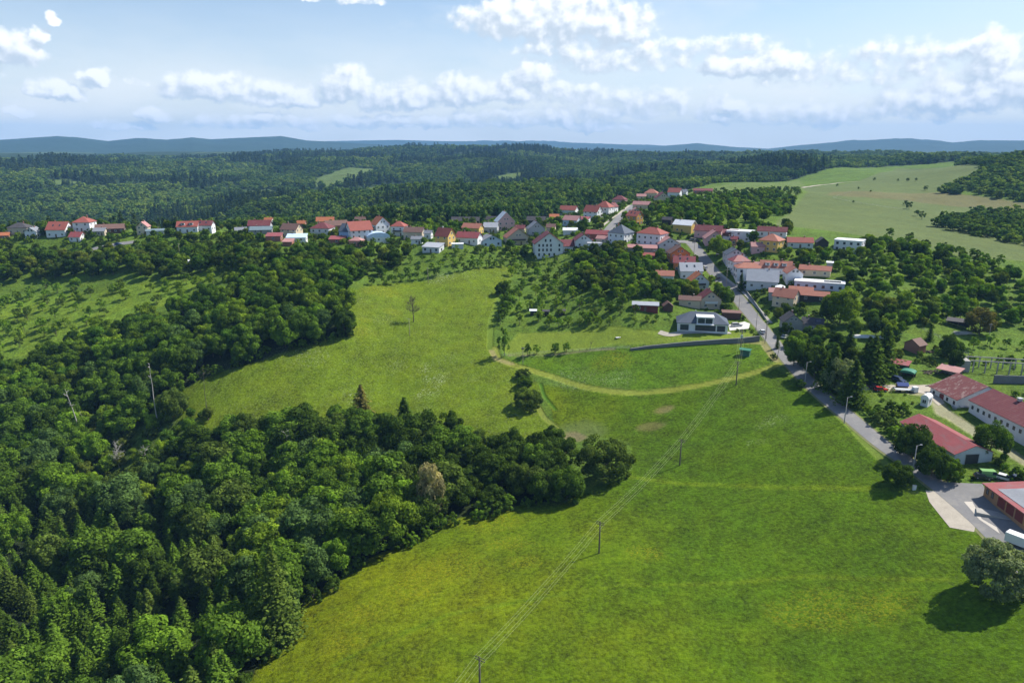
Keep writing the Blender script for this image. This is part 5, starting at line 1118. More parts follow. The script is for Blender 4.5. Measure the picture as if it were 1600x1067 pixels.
def put_tree(c_):
    kd = c_['kind']; var = c_.get('var'); pr = PROTO[kd][var if var is not None else rng.integers(len(PROTO[kd]))]; nm, ct, word = KN[kd]
    s_ = c_['h'] / pr[4]; tint, tw = TINTS[c_['tint']]; jit = rng.uniform(.86, 1.14); col = (*[v_ * jit for v_ in tint], 1); sc_ = (s_ * c_['w'], s_ * c_['w'], s_)
    if c_.get('label'): lab = c_['label']; grp = None
    else:
        hw, vw = locword(c_['px'], c_['py']); ref = min(NEARREF, key=lambda r_: math.hypot(r_[0][0] - c_['px'], (r_[0][1] - c_['py']) * 1.4)); d_ = math.hypot(ref[0][0] - c_['px'], ref[0][1] - c_['py'])
        size = 'tall' if c_['hp'] > {'broad': 62, 'spruce': 70, 'fruit': 18, 'bush': 14, 'bigbush': 50, 'oldspruce': 1}[kd] else 'small' if c_['hp'] < {'broad': 30, 'spruce': 45, 'fruit': 11, 'bush': 8, 'bigbush': 25, 'oldspruce': 0}[kd] else 'medium'
        side = ('above ' if c_['py'] < ref[0][1] - 18 else 'below ' if c_['py'] > ref[0][1] + 18 else 'right of ' if c_['px'] > ref[0][0] else 'left of ')
        zn = {'lower left wood': 'in the lower left wood', 'ravine wood': 'in the ravine wood', 'clearing': 'in the wood clearing', 'wood edge': 'at the wood edge', 'farfield': 'on the far olive field', 'meadow row': 'in the orchard rows', 'left hillside orchard': 'on the left hillside', 'middle orchard': 'in the middle orchard', 'right orchard': 'in the right orchard'}.get(c_['zone'], '')
        wd_ = {'tall': 'tall', 'small': 'small', 'medium': 'medium'}[size]; w2 = word.replace('small ', '')
        if zn and d_ > 150: lab = f"{wd_} {tw} {w2} {zn}, {vw} {hw}"
        else: lab = f"{wd_} {tw} {w2} {side}{ref[1]}"
        grp = 'trees alike ' + lab if False else None
        used.setdefault(lab, []).append(c_)
    if c_['dd'] < 235 or kd in ('bigbush', 'oldspruce'):
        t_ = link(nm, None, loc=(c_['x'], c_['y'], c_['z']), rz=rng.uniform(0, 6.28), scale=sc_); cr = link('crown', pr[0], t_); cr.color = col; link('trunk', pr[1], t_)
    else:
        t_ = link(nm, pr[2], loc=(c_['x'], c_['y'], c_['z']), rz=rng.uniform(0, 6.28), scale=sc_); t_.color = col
    tag(t_, lab, ct, GROUPS[kd]); c_['obj'] = t_
for kd, L_ in by_kind.items():
    L_.sort(key=lambda c_: -(c_['hp'] + (1000 if c_.get('hero') else 0)))
    for c_ in L_[:LIM[kd]]: c_['done'] = True; put_tree(c_)
REST = [c_ for c_ in CAND if not c_.get('done')]
# ------------------------------------------------------------------ woodland stuff through geometry nodes (instances of tree meshes on points)
def stuff_points(name, label, cat, P_, rot, scl, vid, meshes):
    """P_ (n,3), scl (n,3), vid (n,), meshes: list of mesh data"""
    pc = bpy.data.collections.new(name + "_kinds"); obs = []
    for i_, me in enumerate(meshes):
        o = bpy.data.objects.new(f"{name}_kind_{i_:02d}", me); pc.objects.link(o); obs.append(o)
    n_ = len(P_); me = bpy.data.meshes.new(name); me.vertices.add(n_); me.vertices.foreach_set('co', np.asarray(P_, np.float32).ravel())
    a_ = me.attributes.new('rz', 'FLOAT', 'POINT'); a_.data.foreach_set('value', np.asarray(rot, np.float32))
    a_ = me.attributes.new('scl', 'FLOAT_VECTOR', 'POINT'); a_.data.foreach_set('vector', np.asarray(scl, np.float32).ravel())
    a_ = me.attributes.new('vid', 'INT', 'POINT'); a_.data.foreach_set('value', np.asarray(vid, np.int32))
    o = link(name, me); tag(o, label, cat, kind='stuff')
    g_ = bpy.data.node_groups.new(name, 'GeometryNodeTree'); g_.interface.new_socket("Geometry", in_out='INPUT', socket_type='NodeSocketGeometry'); g_.interface.new_socket("Geometry", in_out='OUTPUT', socket_type='NodeSocketGeometry')
    N = g_.nodes; gi = N.new('NodeGroupInput'); go = N.new('NodeGroupOutput'); ip = N.new('GeometryNodeInstanceOnPoints'); ci = N.new('GeometryNodeCollectionInfo')
    ci.inputs['Collection'].default_value = pc; ci.inputs['Separate Children'].default_value = True; ci.inputs['Reset Children'].default_value = True
    def na_(nm, dt):
        q = N.new('GeometryNodeInputNamedAttribute'); q.data_type = dt; q.inputs['Name'].default_value = nm; return q.outputs['Attribute']
    L_ = g_.links; cx = N.new('ShaderNodeCombineXYZ'); L_.new(na_('rz', 'FLOAT'), cx.inputs[2])
    L_.new(gi.outputs[0], ip.inputs['Points']); L_.new(ci.outputs[0], ip.inputs['Instance']); ip.inputs['Pick Instance'].default_value = True
    L_.new(na_('vid', 'INT'), ip.inputs['Instance Index']); L_.new(cx.outputs[0], ip.inputs['Rotation']); L_.new(na_('scl', 'FLOAT_VECTOR'), ip.inputs['Scale']); L_.new(ip.outputs[0], go.inputs[0])
    md = o.modifiers.new('scatter', 'NODES'); md.node_group = g_
    return o
MF = {k: leafmat("foliage_" + k, TINTS[k][0]) for k in ('deep', 'mid', 'bright', 'olive')}
def retint(me, m):
    q = me.copy(); q.materials[0] = m; return q
for kd, nm, lb, ct in (('broad', 'woodland', 'remaining broadleaf trees of the woods and gardens', 'trees'), ('fruit', 'orchard', 'remaining small fruit trees of the orchards', 'orchard'), ('bush', 'undergrowth', 'low bushes and scrub along woods and farm', 'scrub'), ('spruce', 'spruce_wood', 'remaining spruces of the lower left wood', 'trees')):
    Q = [c_ for c_ in REST if c_['kind'] == kd]
    if len(Q) < 2: continue
    meshes = []; keys = ['deep', 'mid', 'bright', 'olive']
    for k_ in keys:
        for pr in PROTO[kd][:4]: meshes.append((retint(pr[2], MF[k_]), pr[4]))
    vid = []
    for c_ in Q:
        k_ = {'deep': 0, 'mid': 1, 'bright': 2, 'yellowish': 2, 'olive': 3, 'bluish': 1, 'brownish': 3, 'pale': 1}.get(c_['tint'], 1); vid.append(k_ * 4 + int(rng.integers(min(4, len(PROTO[kd])))))
    scl = [(c_['h'] / meshes[v_][1] * c_['w'],) * 2 + (c_['h'] / meshes[v_][1],) for c_, v_ in zip(Q, vid)]
    stuff_points(nm, lb, ct, [(c_['x'], c_['y'], c_['z']) for c_ in Q], rng.uniform(0, 6.28, len(Q)), scl, vid, [m_[0] for m_ in meshes])
print('individuals', {k: min(len(v_), LIM[k]) for k, v_ in by_kind.items()}, 'rest', len(REST), 'dup labels', sum(len(v_) > 1 for v_ in used.values()), 'of', len(used))
# labels that still fit several trees: tell them apart by order across the picture
ORD = ['first', 'second', 'third', 'fourth', 'fifth', 'sixth', 'seventh', 'eighth', 'ninth', 'tenth']
for lab, L_ in used.items():
    L_ = [c_ for c_ in L_ if 'obj' in c_]
    if len(L_) < 2: continue
    L_.sort(key=lambda c_: c_['px'])
    for i_, c_ in enumerate(L_):
        if i_ < 10: c_['obj']['label'] = ('leftmost ' if i_ == 0 else ORD[i_] + ' from left ' ) + lab
        else: c_['obj']['label'] = 'farther right ' + lab
# ------------------------------------------------------------------ far woods
def far_trees():
    rf = np.random.default_rng(5); X_, Y_, S_ = [], [], []
    bands = [(500, 700, 8.5), (700, 1000, 9.5), (1000, 1500, 11), (1500, 2200, 13.5), (2200, 3300, 18)]
    for r0, r1, sp in bands:
        n_ = int(.5 * (r1 ** 2 - r0 ** 2) * R(84) / sp ** 2); a_ = rf.uniform(-R(42), R(42), n_); r_ = np.sqrt(rf.uniform(r0 ** 2, r1 ** 2, n_)); X_.append(r_ * np.sin(a_)); Y_.append(r_ * np.cos(a_)); S_.append(np.full(n_, sp))
    X_, Y_, S_ = map(np.concatenate, (X_, Y_, S_)); A_ = np.degrees(np.arctan2(X_, Y_)); r_ = np.hypot(X_, Y_)
    fr = np.interp(A_, [azel(p_, 300)[0] for p_ in (0, 400, 600, 750, 860, 960, 1060, 1150, 1250, 1350, 1600)], (600, 600, 590, 560, 650, 790, 900, 1050, 1250, 1400, 1500))
    k = (Y_ > fr) & (np.abs(A_) < 41)
    for q in CLEAR: k &= ~inpoly(X_, Y_, q)
    W_ = [Z((1455,352),(1500,340),(1560,334),(1660,330),(1700,400),(1600,384),(1540,372),(1480,362)), Z((1460,302),(1500,290),(1535,276),(1560,262),(1600,262),(1700,262),(1700,330),(1600,316),(1530,308))]
    kw = np.zeros(len(X_), bool)
    for q in W_: kw |= inpoly(X_, Y_, q)
    kf = inpoly(X_, Y_, FARF) & ~kw
    k = (k | kw | ((A_ > azel(1490, 300)[0]) & (Y_ > 760))) & ~kf
    X_, Y_, S_, r_, A_ = X_[k], Y_[k], S_[k], r_[k], A_[k]; Z_ = ground(X_, Y_)
    # leave out what the relief hides
    az_g = np.radians(np.linspace(-42, 42, 180)); rg = np.exp(np.linspace(math.log(300), math.log(3400), 260)); GR_, GA_ = np.meshgrid(rg, az_g, indexing='ij')
    e_ = (ground(GR_ * np.sin(GA_), GR_ * np.cos(GA_)) - CAMZ) / GR_; cm = np.maximum.accumulate(e_, 0)
    ia = np.clip(((np.radians(A_) + R(42)) / R(84) * 179).round().astype(int), 0, 179); ir = np.clip(np.searchsorted(rg, r_) - 2, 0, 259)
    vis = (Z_ + 26 - CAMZ) / r_ > cm[ir, ia] - .004
    return X_[vis], Y_[vis], Z_[vis], S_[vis], r_[vis]
X_, Y_, Z_, S_, r_ = far_trees()
rf = np.random.default_rng(11)
make_proto('farbroad', 5, crown_broad, 10., wid=[.5, .44, .56], low=[-.02], ncl=[16, 20, 14], per=[22], size=1.15, shape=['round', 'ovoid'], trunk=dict(limbs=0))
make_proto('farspruce', 3, crown_spruce, 10., wid=[.24, .2], n_lev=11, nb=7, size=1.0, per=3, trunk=dict(r0=.013))
FM = [leafmat("far_foliage_c", (.085, .150, .035)), leafmat("far_foliage_a", (.048, .096, .024)), leafmat("far_foliage_b", (.068, .126, .028)), leafmat("far_conifer", (.028, .056, .022))]
meshes = [retint(pr[2], FM[1]) for pr in PROTO['farbroad']] + [retint(pr[2], FM[2]) for pr in PROTO['farbroad']] + [retint(pr[2], FM[3]) for pr in PROTO['farspruce']] + [retint(pr[2], FM[0]) for pr in PROTO['farbroad']]
con = fbm(X_ / 170 + 9, Y_ / 230 + 3, 4); con = (con > .55) & (r_ > 620) & (X_ < 700); br = fbm(X_ / 120 + 40, Y_ / 120, 3) > .47
vid = np.where(con, 10 + rf.integers(0, 3, len(X_)), np.where(br, 5 + rf.integers(0, 5, len(X_)), rf.integers(0, 5, len(X_))))
young = (fbm(X_ / 260 + 70, Y_ / 420 + 11, 3) > .53) & ~con; vid = np.where(young, 13 + rf.integers(0, 5, len(X_)), vid)
patchh = .75 + .5 * (fbm(X_ / 90 + 3, Y_ / 90 + 8, 2) > .4)
H_ = np.where(con, rf.uniform(13, 19, len(X_)), rf.uniform(9.5, 15, len(X_))) * patchh; near_w = (r_ < 1300) & (X_ > 250); H_ = np.where(near_w, np.minimum(H_, rf.uniform(8, 12, len(X_))), H_)
wid_ = np.where(con, np.clip(S_ / 9, 1, 1.7), np.clip(S_ * 1.25 / H_ / .95, .8, 1.9))
print('far trees', len(X_))
stuff_points('far_woodland', 'forest covering the far hills and valley behind the village', 'forest', np.stack([X_, Y_, Z_ - .8], -1), rf.uniform(0, 6.28, len(X_)), np.stack([H_ / 10 * wid_, H_ / 10 * wid_, H_ / 10], -1), vid, meshes)
# ------------------------------------------------------------------ air
hb = MB(); hb.box(-14500, 14500, -14500, 14500, -140, 560)
HZ = bpy.data.materials.new("air"); HZ.use_nodes = True; t_ = HZ.node_tree; t_.nodes.clear(); o_ = t_.nodes.new('ShaderNodeOutputMaterial'); v_ = t_.nodes.new('ShaderNodeVolumePrincipled')
v_.inputs['Color'].default_value = (.27, .56, 1, 1); v_.inputs['Density'].default_value = 8e-5; v_.inputs['Anisotropy'].default_value = .0; t_.links.new(v_.outputs[0], o_.inputs['Volume'])
hz = link('haze', hb.mesh('haze', HZ)); tag(hz, 'thin blue air between the village and the far hills', 'haze', kind='stuff')
# ------------------------------------------------------------------ poles and cables
POLED = simple('dark_pole_wood', (.085, .075, .065), .85, .2, 1.5)
def px_h(px, py0, py1):
    p_ = hit(px, py0); zc = depth_of(p_); an = math.atan2(CAMZ - p_[2], p_[1]); return p_, (py0 - py1) * zc / FPX / math.cos(an) * .985
LINE = [hit(750, 1087), hit(936, 864), hit(1062, 727), hit(1150, 602), hit(1157, 549)]
LINE.insert(0, (LINE[0][0] * 2 - LINE[1][0] + 1, LINE[0][1] * 2 - LINE[1][1], float(ground(LINE[0][0] * 2 - LINE[1][0] + 1, LINE[0][1] * 2 - LINE[1][1]))))
HL = [9, 9, 9, 8.9, 9.3, 9.0]
LAB = [None, 'field power pole at the bottom edge of the picture', 'field power pole standing on the open meadow in front', 'field power pole on the meadow beside the bare patches', 'field power pole at the mown path', 'tall pole with transformer beside the green kiosk']
arms = []
for i_, (p_, h_) in enumerate(zip(LINE, HL)):
    a_ = LINE[max(i_ - 1, 0)]; c_ = LINE[min(i_ + 1, len(LINE) - 1)]; dx, dy = c_[0] - a_[0], c_[1] - a_[1]; th = math.atan2(dy, dx) - math.pi / 2
    ends = []
    for u, zz in ((-1.0, h_ - .15), (-.35, h_ - .15), (.35, h_ - .75), (1.0, h_ - .75)): ends.append((p_[0] + math.cos(th) * u, p_[1] + math.sin(th) * u, p_[2] + zz + .22))
    arms.append(ends)
    if i_ == 0: continue
    t = link('power_pole', None, loc=p_, rz=th); tag(t, LAB[i_], 'power pole', 'power poles crossing the meadow' if i_ < 5 else None)
    mb = MB(); mb.tube((0, 0, -1), (0, 0, h_ + .15), .24, .17, 8); link('post', mb.mesh('post', POLED, smooth=True), t)
    for zz in (h_ - .2, h_ - .8):
        mb = MB(); mb.box(-1.15, 1.15, -.06 + .2, .06 + .2, zz, zz + .12); link('crossarm', mb.mesh('crossarm', DFRAME), t)
    mb = MB()
    for u, zz in ((-1.0, h_ - .15), (-.35, h_ - .15), (.35, h_ - .75), (1.0, h_ - .75)): mb.tube((u, .2, zz + .06), (u, .2, zz + .26), .06, .05, 6)
    link('insulator', mb.mesh('insulator', DFRAME), t)
    if i_ == 5: mb = MB(); mb.box(-.5, .5, -.75, -.15, h_ - 3.2, h_ - 2.0); link('transformer', mb.mesh('transformer', METAL), t)
CAB = simple("bare_cable", (.36, .42, .22), .5, .05, spec=.6)
NM = ['outer left', 'inner left', 'inner right', 'outer right']
for k_ in range(4):
    mb = MB()
    for i_ in range(len(LINE) - 1):
        A_, B_ = np.array(arms[i_][k_]), np.array(arms[i_ + 1][k_]); pr = A_
        for s_ in range(1, 13):
            f_ = s_ / 12; q = A_ * (1 - f_) + B_ * f_; q[2] -= .9 * 4 * f_ * (1 - f_); mb.tube(pr, q, .017, .017, 4, cap=False); pr = q
    tag(link('overhead_cable', mb.mesh('overhead_cable', CAB, smooth=True)), f'{NM[k_]} of the four bare cables strung pole to pole across the meadow', 'cable', 'overhead cables')
def lamp(px, py0, py1, lab, arm=True, thick=.1, kind='street_lamp', cat='street lamp', group='street lamps along the road', lean=0, hgt=None):
    p_, h_ = px_h(px, py0, py1); h_ = hgt or h_; t = link(kind, None, loc=p_); tag(t, lab, cat, group)
    mb = MB(); mb.tube((0, 0, -1), (lean, 0, h_), thick * 1.3, thick, 7); link('post', mb.mesh('post', POLEM if kind == 'utility_pole' else CONC, smooth=True), t)
    if kind == 'street_lamp':
        mb = MB(); mb.tube((lean, 0, h_ - .1), (lean + 1.1, .2, h_ + .15), .045, .04, 5); mb.box(lean + 1.0, lean + 1.6, .08, .34, h_ + .1, h_ + .24); link('lamp_head', mb.mesh('lamp_head', METAL), t)
    else:
        mb = MB(); mb.box(lean - .8, lean + .8, -.05, .05, h_ - .5, h_ - .4); link('crossarm', mb.mesh('crossarm', METAL), t)
    return p_, h_
lamp(1425, 743, 697, 'tall roadside lamp nearest the lay-by', thick=.13); lamp(1319, 661, 621, 'roadside lamp halfway down the road by the meadow', thick=.13); lamp(1257, 602, 566, 'roadside lamp above the round shrub', thick=.12)
lamp(1213, 562, 538, 'leaning roadside post at the road bend', lean=.9, kind='utility_pole', cat='pole', group='village poles')
lamp(1195, 537, 503, 'left pole of the close pair beside the road below the villa', kind='utility_pole', cat='pole', group='village poles'); lamp(1197, 530, 500, 'right pole of the close pair beside the road below the villa', kind='utility_pole', cat='pole', group='village poles')
for q in ((1154, 487, 459, 'pole in the middle of the village road above the villa carport'), (1134, 452, 420, 'dark tall pole at the right kerb opposite the grey gable house'), (1084, 400, 372, 'tall dark pole at the road fork beside the orange house'), (817, 569, 542, 'wooden pole with crossarm at the meadow hedge'),
          (640, 524, 497, 'wooden pole on the left meadow below the bare tree'), (1543, 538, 505, 'thin pole in the right orchard grass'), (669, 442, 418, 'thin pole in the orchard rows above the meadow'), (281, 400, 380, 'thin pole among trees below the middle left red roofs'), (1181, 516, 488, 'thin road pole beside the villa driveway')):
    lamp(q[0], q[1], q[2], q[3], kind='utility_pole', cat='pole', group='village poles', thick=.1)
# ------------------------------------------------------------------ bare trees and trunks
def bare_tree(px, py0, py1, lab, seed, spread=.34, lean=0, crown_from=.3, n=26, bark=BARK, r0=.022, twig=2):
    p_, h_ = px_h(px, py0, py1); r_ = np.random.default_rng(seed); mb = MB(); K = 6; p0 = np.array([0, 0, -.8]); pts_ = []
    for i in range(K):
        f = (i + 1) / K; p1 = np.array([lean * f ** 1.5 * h_ + r_.normal() * .12, r_.normal() * .12, h_ * f * .97]); mb.tube(p0, p1, h_ * r0 * (1 - .85 * i / K), h_ * r0 * (1 - .85 * f), 7, cap=False); pts_.append((p0, p1)); p0 = p1
    t = link('bare_tree', None, loc=p_); tag(t, lab, 'tree', 'bare trees'); link('trunk', mb.mesh('trunk', bark, smooth=True), t)
    if n:
        mb = MB()
        for i in range(n):
            f = r_.uniform(crown_from, 1); a0 = pts_[min(int(f * K), K - 1)]; s_ = a0[0] * (1 - (f * K) % 1) + a0[1] * ((f * K) % 1); a = r_.uniform(0, 6.3); L = h_ * spread * (1.15 - f) ** .6 * r_.uniform(.6, 1.1); e = s_ + np.array([math.cos(a) * L, math.sin(a) * L, L * r_.uniform(.3, 1)])
            mid = (s_ + e) / 2 + r_.normal(size=3) * L * .07; mb.tube(s_, mid, h_ * .006, h_ * .004, 4, cap=False); mb.tube(mid, e, h_ * .004, h_ * .0015, 4, cap=False)
            for _ in range(twig * 3):
                s2 = mid + (e - mid) * r_.random(); mb.tube(s2, s2 + r_.normal(size=3) * L * .22 + [0, 0, L * .1], h_ * .002, h_ * .001, 3, cap=False)
        link('limbs', mb.mesh('limbs', bark), t)
bare_tree(646, 503, 464, 'bare dead tree standing alone on the upper meadow', 3, .34, n=60, crown_from=.3, twig=4)
bare_tree(922, 546, 530, 'small bare tree leaning right beside the wire fence', 5, .4, lean=.2, n=14, crown_from=.4)
bare_tree(247, 668, 567, 'tall thin pale bare trunk in front of the ravine wood', 7, .06, n=8, crown_from=.7, bark=PALEBARK, r0=.010)
bare_tree(326, 656, 568, 'very thin straight bare stem against the meadow corner', 8, .05, n=4, crown_from=.8, r0=.007)
bare_tree(131, 702, 606, 'leaning pale birch trunk at the clearing', 9, .1, lean=-.12, n=8, crown_from=.7, bark=PALEBARK, r0=.011)
bare_tree(140, 688, 640, 'short thin pale trunk right of the leaning birch', 12, .1, lean=-.16, n=3, crown_from=.7, bark=PALEBARK, r0=.011)
bare_tree(232, 745, 700, 'grey dead branchy tree in the clearing', 13, .35, n=40, crown_from=.2, bark=PALEBARK, twig=3)
bare_tree(186, 730, 690, 'half dead grey tree at the left of the clearing', 14, .3, n=40, crown_from=.25, bark=PALEBARK, twig=3)
bare_tree(452, 735, 672, 'dead grey branching tree inside the lower left wood', 15, .3, n=30, crown_from=.35, bark=PALEBARK, twig=3)
# ------------------------------------------------------------------ retaining wall, fences
def wall_along(name, line, h, thk, m, label, cat, step=1.5, capm=None, top=None):
    L = np.array([p_[:2] for p_ in Z(*line)]); d = np.r_[0, np.cumsum(np.hypot(*np.diff(L, axis=0).T))]; n_ = max(2, int(d[-1] / step)); s = np.linspace(0, d[-1], n_ + 1); X_ = np.interp(s, d, L[:, 0]); Y_ = np.interp(s, d, L[:, 1]); G_ = ground(X_, Y_)
    hh_ = np.interp(s / d[-1], [0, 1], h if hasattr(h, '__len__') else (h, h)); mb = MB(); T = np.gradient(np.stack([X_, Y_], -1), axis=0); T /= np.linalg.norm(T, axis=1)[:, None]; N = np.stack([-T[:, 1], T[:, 0]], -1) * thk / 2
    for i in range(n_):
        q = [(X_[i] - N[i, 0], Y_[i] - N[i, 1]), (X_[i + 1] - N[i + 1, 0], Y_[i + 1] - N[i + 1, 1]), (X_[i + 1] + N[i + 1, 0], Y_[i + 1] + N[i + 1, 1]), (X_[i] + N[i, 0], Y_[i] + N[i, 1])]
        zb = [G_[i] - .6, G_[i + 1] - .6, G_[i + 1] - .6, G_[i] - .6]; zt = [G_[i] + hh_[i], G_[i + 1] + hh_[i + 1], G_[i + 1] + hh_[i + 1], G_[i] + hh_[i]]
        B4 = [(*a_, z_) for a_, z_ in zip(q, zb)]; T4 = [(*a_, z_) for a_, z_ in zip(q, zt)]
        mb.poly(T4)
        for j in ((0, 1), (2, 3)): mb.poly([B4[j[0]], B4[j[1]], T4[j[1]], T4[j[0]]])
        if i == 0: mb.poly([B4[3], B4[0], T4[0], T4[3]])
        if i == n_ - 1: mb.poly([B4[1], B4[2], T4[2], T4[1]])
    return tag(link(name, mb.mesh(name, m)), label, cat)
STONE = simple("gabion_stone", (.17, .17, .175), .9, .35, 2.2, .5)
wall_along('retaining_wall', [(985,547),(1010,544),(1050,541),(1100,538),(1150,536),(1186,533)], (.8, 2.3), .8, STONE, 'long grey stone retaining wall curving below the villa lawn', 'wall')
wall_along('roadside_wall', [(1196,500),(1185,483),(1170,462),(1160,449)], 1.0, .25, CONC, 'low pale wall along the right side of the village road', 'wall')
wall_along('garden_wall', [(941,394),(955,391),(968,388)], 1.6, .3, WALL['white'], 'short white garden wall below the pyramid roof', 'wall')
def fence(line, lab, h=1.3, sp=3.0, rails=True, m=TIMBER, mesh=True):
    L = np.array([p_[:2] for p_ in Z(*line)]); d = np.r_[0, np.cumsum(np.hypot(*np.diff(L, axis=0).T))]; n_ = max(2, int(d[-1] / sp)); s = np.linspace(0, d[-1], n_ + 1); X_ = np.interp(s, d, L[:, 0]); Y_ = np.interp(s, d, L[:, 1]); G_ = ground(X_, Y_)
    t = link('fence', None, loc=(X_[0], Y_[0], G_[0])); tag(t, lab, 'fence'); o_ = np.array([X_[0], Y_[0], G_[0]])
    for i in range(n_ + 1): mb = MB(); q = np.array([X_[i], Y_[i], G_[i]]) - o_; mb.tube(q - [0, 0, .4], q + [0, 0, h], .06, .05, 5); link('post', mb.mesh('post', m), t)
    mb = MB()
    for i in range(n_):
        for zz in (h * .3, h * .62, h * .92): mb.tube(np.array([X_[i], Y_[i], G_[i] + zz]) - o_, np.array([X_[i + 1], Y_[i + 1], G_[i + 1] + zz]) - o_, .022, .022, 3, cap=False)
    link('wire', mb.mesh('wire', METAL), t)
fence([(784,557),(820,554),(870,551),(930,548),(985,545)], 'thin wire fence from the slim tree to the retaining wall')
fence([(1330,300),(1360,312),(1400,318),(1420,327)][0:1] + [(1300,310),(1340,318),(1380,324),(1412,328)], 'far fence line crossing the olive field', 1.3, 9)
fence([(1180,516),(1190,528),(1195,533)], 'dark railing between the villa garden and the road', 1.2, 1.5, m=DFRAME)
fence([(1440,515),(1470,530),(1500,548),(1520,560)], 'rough fence beside the small spruce on the right', 1.2, 2.5)
# ------------------------------------------------------------------ vehicles
PAINT = {}
def paintm(k, col):
    if k not in PAINT:
        m, b, p, _ = mat("car_paint_" + k); p.inputs['Base Color'].default_value = (*col, 1); p.inputs['Roughness'].default_value = .28; p.inputs['Specular IOR Level'].default_value = .5
        try: p.inputs['Coat Weight'].default_value = .4
        except Exception: pass
        PAINT[k] = m
    return PAINT[k]
PC = dict(white=(.72, .73, .74), dark=(.03, .035, .045), grey=(.25, .26, .28), red=(.45, .03, .03), silver=(.5, .51, .53), green=(.22, .42, .16), blue=(.05, .08, .25), navy=(.03, .05, .12))
TYRE = simple("tyre", (.02, .02, .02), .9, .1); RIM = simple("rim", (.45, .45, .47), .35, .05, spec=.6); LAMPM = simple("lamp_lens", (.7, .7, .68), .2, .02, spec=.6); REDL = simple("tail_lens", (.4, .02, .02), .25, .02, spec=.5)
def car(px, py, rz, col, lab, body='car', group='parked cars', loc=None):
    p_ = loc or hit(px, py); t = link('parked_' + ('car' if body != 'van' else 'van'), None, loc=(p_[0], p_[1], p_[2] + .08), rz=R(rz)); tag(t, lab, 'car' if body != 'van' else 'van', group)
    L, w, h1, h2 = {'car': (4.3, 1.75, .88, 1.45), 'wagon': (4.8, 1.85, 1.0, 1.62), 'van': (5.2, 1.95, 1.1, 2.05)}[body]; P_ = paintm(col, PC[col]); a, c_ = L / 2, w / 2
    nose = {'car': .95, 'wagon': 1.05, 'van': 1.2}[body]
    prof_ = [(-a, .32), (a - .12, .32), (a, .5), (a - .05, nose * .78), (a - .9, nose * .9), (a - 1.25, h1), (-a + .05, h1), (-a - .02, .6)]
    mb = MB(); mb.prism([(x_, z_) for x_, z_ in prof_], 'y', -c_, c_); me = mb.mesh('body', P_); link('body', me, t)
    cab = [(a - 1.3, h1 + .002), (a - 1.95, h2), (-a + (.55 if body == 'car' else .25), h2), (-a + .08, h1 + .002)] if body != 'van' else [(a - 1.0, h1 + .002), (a - 1.5, h2), (-a + .12, h2), (-a + .04, h1 + .002)]
    mb = MB(); mb.prism(cab, 'y', -c_ + .1, c_ - .1); link('window', mb.mesh('window', GLASS), t)
    mb = MB(); zt = h2 + .002; mb.box(cab[2][0] - .02, cab[1][0] + .02, -c_ + .08, c_ - .08, zt, zt + .05); 
    if body == 'van': mb.box(cab[3][0], .2, -c_ + .08, -c_ + .098, h1 + .1, h2); mb.box(cab[3][0], .2, c_ - .098, c_ - .08, h1 + .1, h2)
    link('roof', mb.mesh('roof', P_), t)
    for x_ in (a - .8, -a + .8):
        for y_ in (-c_ + .02, c_ - .02):
            s_ = 1 if y_ > 0 else -1; mb = MB(); mb.tube((x_, y_ - s_ * .2, .33), (x_, y_ + s_ * .02, .33), .33, .33, 14); wl = link('wheel', mb.mesh('tyre', TYRE), t)
            mb = MB(); mb.tube((x_, y_ + s_ * .021, .33), (x_, y_ + s_ * .035, .33), .2, .19, 10); link('rim', mb.mesh('rim', RIM), wl)
    for y_ in (-c_ + .3, c_ - .3):
        mb = MB(); mb.box(a - .1, a + .01, y_ - .18, y_ + .18, .55, .7); link('headlight', mb.mesh('headlight', LAMPM), t)
        mb = MB(); mb.box(-a - .035, -a + .06, y_ - .15, y_ + .15, .62, .8); link('tail_light', mb.mesh('tail_light', REDL), t)
def carR(line_i, f, off, col, lab, body='car', flip=False):
    a_, c_ = np.array(RP[line_i]), np.array(RP[line_i + 1]); d = c_ - a_; th = math.degrees(math.atan2(d[1], d[0])) + (180 if flip else 0); q = a_ + d * f; nrm = np.array([d[1], -d[0]]) / np.linalg.norm(d); q = q + nrm * off
    car(0, 0, th, col, lab, body, loc=(q[0], q[1], float(ground(q[0], q[1])) + .08))
car(1151, 510, 8, 'silver', 'silver estate car parked on the pale drive of the villa', 'wagon')
carR(10, .05, -2.2, 'white', 'white car at the kerb just below the villa drive'); carR(13, .75, -1.2, 'dark', 'dark car driving on the village road near the orange roofed house')
carR(14, .5, -3.2, 'white', 'white car at the left kerb beside the white house', 'car'); car(1159, 448, 10, 'white', 'white van parked before the pale grey roofed house', 'van'); car(1160, 454, 10, 'silver', 'silver car in front of the white van')
car(1083, 376, 5, 'grey', 'grey car at the road fork below the dark tree'); car(1089, 378, 5, 'dark', 'dark car beside the grey one at the road fork'); car(1119, 383, 10, 'silver', 'silver car under the pink gable house'); car(1227, 528, 40, 'white', 'white car half hidden behind the shrub opposite the villa')
car(1404, 596, -68, 'navy', 'dark blue car parked beside the green canopy', 'wagon'); car(1376, 611, -10, 'red', 'red car parked on the farm yard edge'); car(1368, 608, -15, 'dark', 'dark wreck just left of the red car')
car(1535, 748, -20, 'dark', 'dark car at the left of the row below the red hall'); car(1546, 746, -10, 'green', 'light green van in the row below the red hall', 'van'); car(1570, 750, -45, 'white', 'white and dark car in the row below the red hall'); car(1589, 750, 10, 'dark', 'black car at the right end of the row below the red hall')
car(1122, 398, 70, 'white', 'white car on the upper village road by the fork', 'car'); car(185, 383, 4, 'blue', 'small blue car on the left lane')
